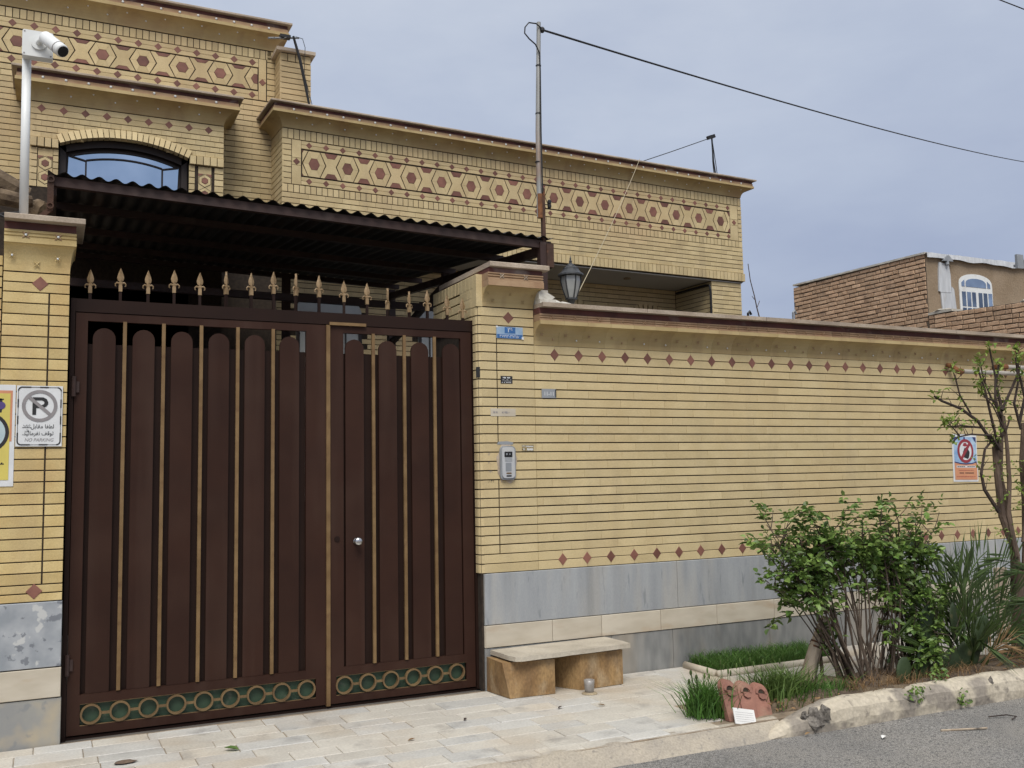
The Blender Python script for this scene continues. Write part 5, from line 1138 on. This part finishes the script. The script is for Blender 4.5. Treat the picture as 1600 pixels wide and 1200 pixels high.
for k in range(34):
    base = Vector((random.gauss(1.92, .20), random.gauss(-1.25, .1), .02)); top_ = base + Vector((random.gauss(0, .16), random.gauss(0, .08), random.uniform(.3, .75))); r0 = random.uniform(.003, .007); st.tube([base, base.lerp(top_, .5) + rv(.04), top_], [r0, r0 * .8, .002], 4, False)
st.obj('stems', STEM, rose); lf.obj('foliage', LEAF, rose)
# grey bare suckers left of the bush
b = MB()
for pts in ([(1.46, -1.2, .02), (1.40, -1.22, .25), (1.28, -1.2, .45), (1.20, -1.2, .60)], [(1.50, -1.2, .02), (1.44, -1.2, .2), (1.42, -1.2, .5), (1.34, -1.2, .75)]): b.tube(pts, [.009, .008, .007, .004], 5, False)
bl = MB()
for k in range(60):
    p = Vector((1.40 + random.uniform(-.06, .06), -1.2 + random.uniform(-.05, .05), random.uniform(.25, .62))); leafv(bl, p, rv(1) + Vector((0, 0, .3)), Vector((0, -.5, 1)), random.uniform(.03, .05), random.uniform(.02, .032))
sk = b.obj('rose_sucker', STEM, label='thin upright suckers with dark leaves left of the rose bush', cat='shrub'); bl.obj('foliage', LEAF, sk)
# palm
random.seed(5)
pm_ = thing('date_palm', (2.62, -1.28, .04), 'young date palm with stiff feathery fronds right of the rose bush', 'palm')
def frond(base, tip, bend, n=17, ll=.31, wd=.019, m=PALM):
    base, tip = Vector(base), Vector(tip); b = MB()
    mid = base.lerp(tip, .5) + Vector(bend)
    def cur(t): return base * (1 - t) ** 2 + mid * 2 * t * (1 - t) + tip * t * t
    b.tube([cur(k / 8) for k in range(9)], [.011 - .0010 * k for k in range(9)], 5, False)
    for k in range(n):
        t = .22 + .76 * k / n; p = cur(t); d = (cur(min(1, t + .03)) - p).normalized(); s = d.cross(Vector((0, -1, .25))).normalized()
        for sd_ in (-1, 1):
            L_ = ll * (.65 + .5 * math.sin(math.pi * min(1, t * .9))) * random.uniform(.85, 1.1)
            dd = (d * random.uniform(.85, 1.05) + s * sd_ * random.uniform(.5, .75) + Vector((0, random.uniform(-.25, .25), 0))).normalized()
            e_ = p + dd * L_ + Vector((0, 0, -.02)); q = dd.cross(Vector((0, -1, .1))).normalized() * wd / 2; c_ = Vector((0, -.003, 0)); m_ = p.lerp(e_, .4)
            b.add([p, m_ + q, e_, m_ - q, m_ + c_], [(0, 1, 4), (1, 2, 4), (2, 3, 4), (3, 0, 4)])
    return b.obj('frond', m, pm_)
FR = [((2.52, -1.30, .08), (2.50, -1.32, .80), (.10, 0, .1)), ((2.55, -1.28, .08), (2.86, -1.30, .86), (-.22, 0, .22)), ((2.58, -1.3, .08), (3.20, -1.3, .78), (-.12, 0, .34)), ((2.6, -1.28, .08), (2.22, -1.25, .66), (.14, 0, .2)), ((2.6, -1.25, .08), (3.30, -1.2, .55), (-.05, 0, .3)), ((2.62, -1.3, .08), (3.35, -1.35, .30), (0, 0, .25)), ((2.6, -1.3, .06), (2.0, -1.35, .48), (.0, 0, .22)), ((2.62, -1.3, .06), (1.95, -1.4, .20), (0, 0, .20)), ((2.65, -1.3, .06), (2.95, -1.45, .55), (0, 0, .2)), ((2.62, -1.32, .06), (2.35, -1.48, .42), (0, 0, .18)), ((2.68, -1.3, .06), (3.45, -1.4, .12), (0, 0, .22)), ((2.62, -1.2, .06), (2.75, -1.0, .75), (0, 0, .2)), ((2.6, -1.2, .06), (2.35, -.95, .70), (0, 0, .2)), ((2.7, -1.2, .06), (3.1, -1.0, .70), (0, 0, .25)), ((2.7, -1.35, .06), (2.80, -1.5, .30), (0, 0, .16)), ((2.55, -1.35, .06), (2.5, -1.5, .26), (0, 0, .16))]
for a_, b_, c_ in FR: frond(a_, b_, c_)
for a_, b_, c_ in (((2.55, -1.42, .05), (2.72, -1.52, .24), (.02, 0, .10)), ((2.7, -1.42, .05), (3.05, -1.55, .06), (0, 0, .14))): frond(a_, b_, c_, 14, .18, .010, DRY)
# prickly pear pads
pc = thing('prickly_pear', (2.2, -1.38, .02), 'dark green prickly pear pads low between rose bush and palm', 'cactus')
random.seed(9)
for c_, rx, rz_, tilt, yaw in (((1.82, -1.42, .10), .07, .12, 5, 0), ((2.36, -1.36, .10), .13, .12, 60, 10), ((2.20, -1.34, .26), .09, .15, -35, 20), ((2.52, -1.34, .14), .10, .14, 40, -15), ((2.05, -1.40, .16), .09, .13, -25, 10), ((2.12, -1.36, .40), .08, .13, 20, 5), ((2.42, -1.34, .38), .09, .15, -10, 25), ((1.98, -1.42, .06), .08, .09, 60, 0), ((2.62, -1.40, .30), .08, .13, 15, 0)):
    b = MB(); b.ico((0, 0, 0), 1, (rx, .016, rz_), .12, 14, 9); Mx = Matrix.Rotation(R(yaw), 3, 'Z') @ Matrix.Rotation(R(tilt), 3, 'Y'); b.v = [tuple(Mx @ Vector(p) + Vector(c_)) for p in b.v]; b.obj('pad', CACT, pc, True)
# crape-like tree at the right edge
random.seed(21)
tree = thing('small_tree', (3.16, -1.22, 0), 'multi-stemmed small tree with fresh yellow-green sprouts at the right edge', 'tree')
tk = MB(); br = MB(); lv = MB()
TY = -1.22
def P3(x, z, dy=0): return Vector((x, TY + dy, z))
trunks = [([(3.16, 0), (3.19, .25), (3.24, .55), (3.20, .85), (3.13, 1.10), (3.07, 1.38), (3.06, 1.62)], .052, -.03), ([(3.24, 0), (3.27, .4), (3.30, .8), (3.27, 1.12), (3.20, 1.40), (3.22, 1.70)], .045, .04), ([(3.30, 0), (3.34, .45), (3.38, .85), (3.42, 1.2), (3.40, 1.5), (3.45, 1.8)], .045, .0), ([(3.20, .8), (3.14, 1.1), (3.18, 1.35), (3.14, 1.6), (3.17, 1.85)], .030, -.06), ([(3.36, .0), (3.46, .6), (3.58, 1.0), (3.66, 1.4), (3.62, 1.75)], .042, .05), ([(3.28, .9), (3.36, 1.2), (3.33, 1.5), (3.38, 1.8)], .028, -.07)]
for pts, r0, dy in trunks: tk.tube([P3(x + .012 * math.sin(z * 11 + dy * 60), z, dy + .014 * math.sin(z * 7)) for x, z in pts], [r0 * .72 * (1 - .5 * k / len(pts)) for k in range(len(pts))], 8)
tk.obj('trunk', BARK, tree)
branches = [([(3.07, 1.13), (2.93, 1.30), (2.905, 1.42), (2.94, 1.60), (3.0, 1.66)], .016, -.05), ([(3.06, 1.60), (2.97, 1.68), (2.86, 1.81), (2.71, 1.90), (2.52, 1.955), (2.44, 1.985)], .015, -.06), ([(3.06, 1.58), (2.96, 1.70), (2.78, 1.71), (2.64, 1.69), (2.58, 1.66)], .009, -.08), ([(2.90, 1.76), (2.72, 1.775), (2.60, 1.765), (2.53, 1.79)], .008, -.05), ([(2.66, 1.70), (2.60, 1.75), (2.54, 1.79)], .006, -.08), ([(3.07, 1.6), (3.00, 1.85), (2.96, 2.05), (2.90, 2.2)], .012, -.05), ([(2.80, 1.86), (2.70, 2.0), (2.66, 2.12), (2.63, 2.19)], .008, -.06), ([(3.17, 1.8), (3.14, 2.0), (3.17, 2.15), (3.12, 2.36)], .012, -.02), ([(3.17, 1.84), (3.05, 1.98), (2.98, 2.12), (2.96, 2.28)], .010, -.04), ([(3.22, 1.7), (3.26, 1.95), (3.22, 2.1), (3.25, 2.25)], .016, .02), ([(3.24, 1.9), (3.36, 2.08), (3.42, 2.2), (3.40, 2.38)], .012, 0), ([(3.45, 1.8), (3.50, 2.0), (3.44, 2.2)], .014, .02), ([(3.38, 1.75), (3.32, 1.95), (3.36, 2.12), (3.33, 2.3)], .012, -.05), ([(3.62, 1.7), (3.75, 1.95), (3.82, 2.1)], .014, .03), ([(3.5, 1.9), (3.62, 2.1), (3.6, 2.3)], .010, -.03), ([(3.2, 1.85), (3.10, 1.72), (2.98, 1.92), (2.86, 2.02)], .008, -.09), ([(3.66, 1.4), (3.82, 1.6), (3.95, 1.8)], .014, 0), ([(3.05, 1.95), (2.93, 1.98), (2.84, 2.08)], .006, -.08)]
for pts, r0, dy in branches:
    V3 = [P3(x, z, dy + .02 * math.sin(x * 9 + z * 5)) for x, z in pts]; br.tube(V3, [r0 * (1 - .6 * k / len(pts)) for k in range(len(pts))], 6, False)
    for k in range(1, len(V3)):
        for t in range(2):
            p = V3[k - 1].lerp(V3[k], random.random()); e_ = p + Vector((random.uniform(-.05, .05), random.uniform(-.06, .06), random.uniform(.02, .10))); br.tube([p, e_], [.0035, .0015], 4, False)
            for q in range(random.choice([1, 2, 4])): leafv(lv, e_ + rv(.018), rv(1) + Vector((0, 0, .4)), (Vector((0, -.4, 1)) + rv(.5)).normalized(), random.uniform(.024, .044), random.uniform(.016, .026))
    for q in range(13): leafv(lv, V3[-1] + rv(.035), rv(1) + Vector((0, 0, .5)), (Vector((0, -.4, 1)) + rv(.5)).normalized(), random.uniform(.028, .052), random.uniform(.018, .030))
for k in range(120):
    z = random.uniform(.9, 1.5); p = P3(random.uniform(3.0, 3.4), z, -.06 + random.uniform(-.03, .03)); 
    if random.random() < .3:
        for q in range(4): leafv(lv, p + rv(.02), rv(1) + Vector((0, 0, .4)), Vector((0, -.4, 1)), random.uniform(.02, .034), random.uniform(.012, .02))
br.obj('branches', TWIG, tree); lv.obj('foliage', LEAFY, tree)
# lawn strip by the wall with its stone edging
random.seed(4)
ed = thing('stone_edging', (1.5, -.4, 0), 'low rounded cream stone edging round the grass strip', 'edging')
for p, q in (((1.03, -.06), (1.03, -.43)), ((1.03, -.455), (1.62, -.455)), ((1.625, -.455), (2.25, -.455))):
    b = MB(); b.tube([(p[0], p[1], .012), (q[0], q[1], .012)], .026, 10); b.v = [(x, y, max(z, -.005) * 1.2) for x, y, z in b.v]; b.obj('edging_stone', TRV, ed, True)
sheet('lawn_soil', 1.04, 2.25, -.44, -.012, .012, SOIL, 8, 6)
def blades(name, m, pts, h0, h1, wd, lean, label, cat, kind=None):
    b = MB()
    for x, yv, z in pts:
        h = random.uniform(h0, h1); a = random.uniform(0, 6.28); s = Vector((math.cos(a), math.sin(a), 0)) * wd * random.uniform(.6, 1.2); l_ = Vector((random.gauss(0, lean), random.gauss(0, lean), 0)) * h; p = Vector((x, yv, z))
        m1 = p + l_ * .35 + Vector((0, 0, h * .6)); t_ = p + l_ + Vector((0, 0, h * random.uniform(.85, 1)))
        b.add([p - s, p + s, m1 + s * .8, m1 - s * .8, t_], [(0, 1, 2, 3), (3, 2, 4)])
    return b.obj(name, m, None, label=label, cat=cat, kind=kind)
blades('lawn_grass', GRAS, [(random.uniform(1.07, 2.22), random.uniform(-.42, -.02), .01) for _ in range(4200)], .035, .125, .0022, .55, 'short dense green grass in the strip by the wall', 'grass', 'stuff')
blades('lawn_grass', GRAP, [(random.uniform(1.07, 2.22), random.uniform(-.42, -.02), .01) for _ in range(900)], .04, .12, .0022, .7, 'pale yellowish blades mixed into the grass strip by the wall', 'grass', 'stuff')
def tuft(cx, cy, rx, ry, n): return [(random.gauss(cx, rx), random.gauss(cy, ry), .008) for _ in range(n)]
blades('grass_tuft', GRAS, tuft(.26, -1.33, .055, .05, 520), .08, .25, .0040, .48, 'dark green grass tuft left of the terracotta ornament', 'grass')
blades('grass_tuft', GRAP, tuft(.42, -1.18, .08, .05, 160), .12, .24, .0028, .25, 'pale thin grass stalks behind the terracotta ornament', 'grass')
blades('grass_tuft', GRAP, tuft(.86, -1.30, .10, .06, 640), .12, .27, .0045, .45, 'yellow-green tall grass tuft right of the terracotta ornament', 'grass')
blades('grass_tuft', GRAS, tuft(1.12, -1.36, .14, .06, 420), .06, .17, .0034, .55, 'low green grass at the foot of the leaning log', 'grass')
blades('dry_grass', DRY, [(random.uniform(1.3, 2.5), random.gauss(-1.45, .06), .03) for _ in range(900)], .04, .13, .0022, .7, 'dry straw-coloured grass along the back of the kerb', 'grass', 'stuff')
b = MB()
for cx, tipx, tz in ((.195, .165, .27), (.205, .205, .24), (.19, .15, .22)): b.tube([(cx, -1.33, .01), ((cx + tipx) / 2 + .012, -1.33, tz * .55), (tipx, -1.33, tz)], [.005, .004, .0035], 5); b.ico((tipx, -1.33, tz), .009, (1, 1, 1.8))
b.obj('weed_stalks', PALM, label='dark weed stalks with seed heads in the left grass tuft', cat='weed')
b = MB()
for k in range(14): x = random.uniform(.36, 1.0); z = random.uniform(.17, .25); yv = random.uniform(-1.25, -1.15); b.tube([(x, yv, .02), (x + random.uniform(-.03, .03), yv, z)], .0015, 4, False); b.ico((x, yv, z + .015), .006, (1, 1, 3.2))
b.obj('wild_barley', GRAP, label='thin wild barley ears standing behind the terracotta ornament', cat='weed')
# low weeds hanging over the kerb
random.seed(31)
for (x, z, yv, n, lab) in ((1.62, .05, -1.70, 34, 'small leafy weed hanging over the kerb, left one'), (2.02, -.02, -1.72, 26, 'small leafy weed on the kerb face, right one'), (1.92, .12, -1.60, 34, 'leafy weed on the kerb top below the rose bush')):
    b = MB()
    for k in range(n): leafv(b, Vector((x, yv, z)) + Vector((random.gauss(0, .035), random.gauss(0, .02), random.gauss(0, .03))), rv(1), Vector((0, -.7, .7)), random.uniform(.02, .04), random.uniform(.014, .024))
    b.obj('kerb_weed', LEAF, label=lab, cat='weed')
random.seed(41); b = MB()
for k in range(520): leafv(b, Vector((random.uniform(.6, 3.2), random.uniform(-1.58, -1.06), .0)) + Vector((0, 0, .045 + random.uniform(-.005, .02))), Vector((random.uniform(-1, 1), random.uniform(-1, 1), random.uniform(-.2, .3))), (Vector((0, 0, 1)) + rv(.4)).normalized(), random.uniform(.018, .045), random.uniform(.010, .022))
b.obj('leaf_litter', DRY, label='brown dead leaves scattered over the planting bed', cat='leaf litter', kind='stuff')
# litter
def litter(name, x, y, z, m, r, lab, cat, sc=(1.4, .8, .15)):
    b = MB(); b.ico((x, y, z + r * sc[2] + .001), r, sc, .5, 7, 4); b.obj(name, m, label=lab, cat=cat)
def flatleaf(x, y, z, ang, ln, wd, m, lab):
    b = MB(); d = Vector((math.cos(ang), math.sin(ang), .12)); leafv(b, Vector((x, y, z + .004)), d, Vector((0, 0, 1)), ln, wd, .25, .0); b.obj('fallen_leaf', m, label=lab, cat='leaf')
b = MB(); b.tube([(1.45, -2.02, -.078), (1.72, -2.12, -.076)], [.007, .006], 6); b.obj('stick', WOOD, label='pale straight stick lying on the road below the kerb', cat='stick')
b = MB(); b.tube([(2.25, -2.02, -.074), (2.33, -2.06, -.070), (2.43, -2.12, -.072)], [.014, .012, .006], 6); b.obj('stick', TWIG, label='short dark stick lying on the road at the right', cat='stick')
b = MB(); b.tube([(1.95, -1.95, -.075), (2.06, -1.99, -.068), (2.10, -2.03, -.074), (2.02, -2.06, -.075)], .004, 5); b.obj('stick', TWIG, label='thin curled twig lying on the road near the dark stick', cat='twig')
flatleaf(-2.37, -.66, 0, 2.6, .09, .045, GRAP, 'pale green fallen leaf on the paving before the gate'); flatleaf(1.02, -1.98, -.08, .4, .05, .03, CARD, 'small white scrap on the road beside the kerb'); flatleaf(1.10, -2.75, -.082, 0, .06, .02, CARD, 'thin white scrap further out on the road')
flatleaf(-1.05, -.70, 0, 1.0, .05, .02, TWIG, 'tiny dark leaf on the paving near the right leaf of the gate'); flatleaf(-.42, -.72, 0, .5, .05, .02, TWIG, 'tiny dark leaf on the paving in front of the bench'); flatleaf(-.12, -.80, 0, 2.5, .05, .02, DRY, 'tiny brown leaf on the paving below the cup'); flatleaf(-1.50, -.95, 0, .2, .05, .02, DRY, 'tiny brown leaf on the paving near the gate centre'); flatleaf(.68, -1.72, -.075, .2, .05, .02, DRY, 'brown dry leaf at the foot of the kerb end')
litter('pebble', -2.95, -.60, 0, BARK, .035, 'dark damp clod on the paving at the left pillar', 'clod', (1.7, .9, .2))
# look-alike things share a group
GROUPS = {'gate_pillar': 'pillars on both sides of the gate', 'grass_tuft': 'grass tufts in the planting bed', 'split_log': 'logs stored behind the left pillar', 'fallen_leaf': 'leaves and scraps lying on the ground', 'sticker': 'small stickers on the right pillar and wall', 'kerb_weed': 'weeds growing on the kerb', 'overhead_cable': 'overhead cables', 'stick': 'sticks lying on the road', 'wall_poster': 'posters on the street wall', 'painted_digits': 'painted digits beside the intercom', 'pipe_stub': 'pipe ends behind the wall'}
for o in scn.objects:
    g = GROUPS.get(o.name.split('.')[0])
    if g and o.parent is None and 'label' in o: o['group'] = g
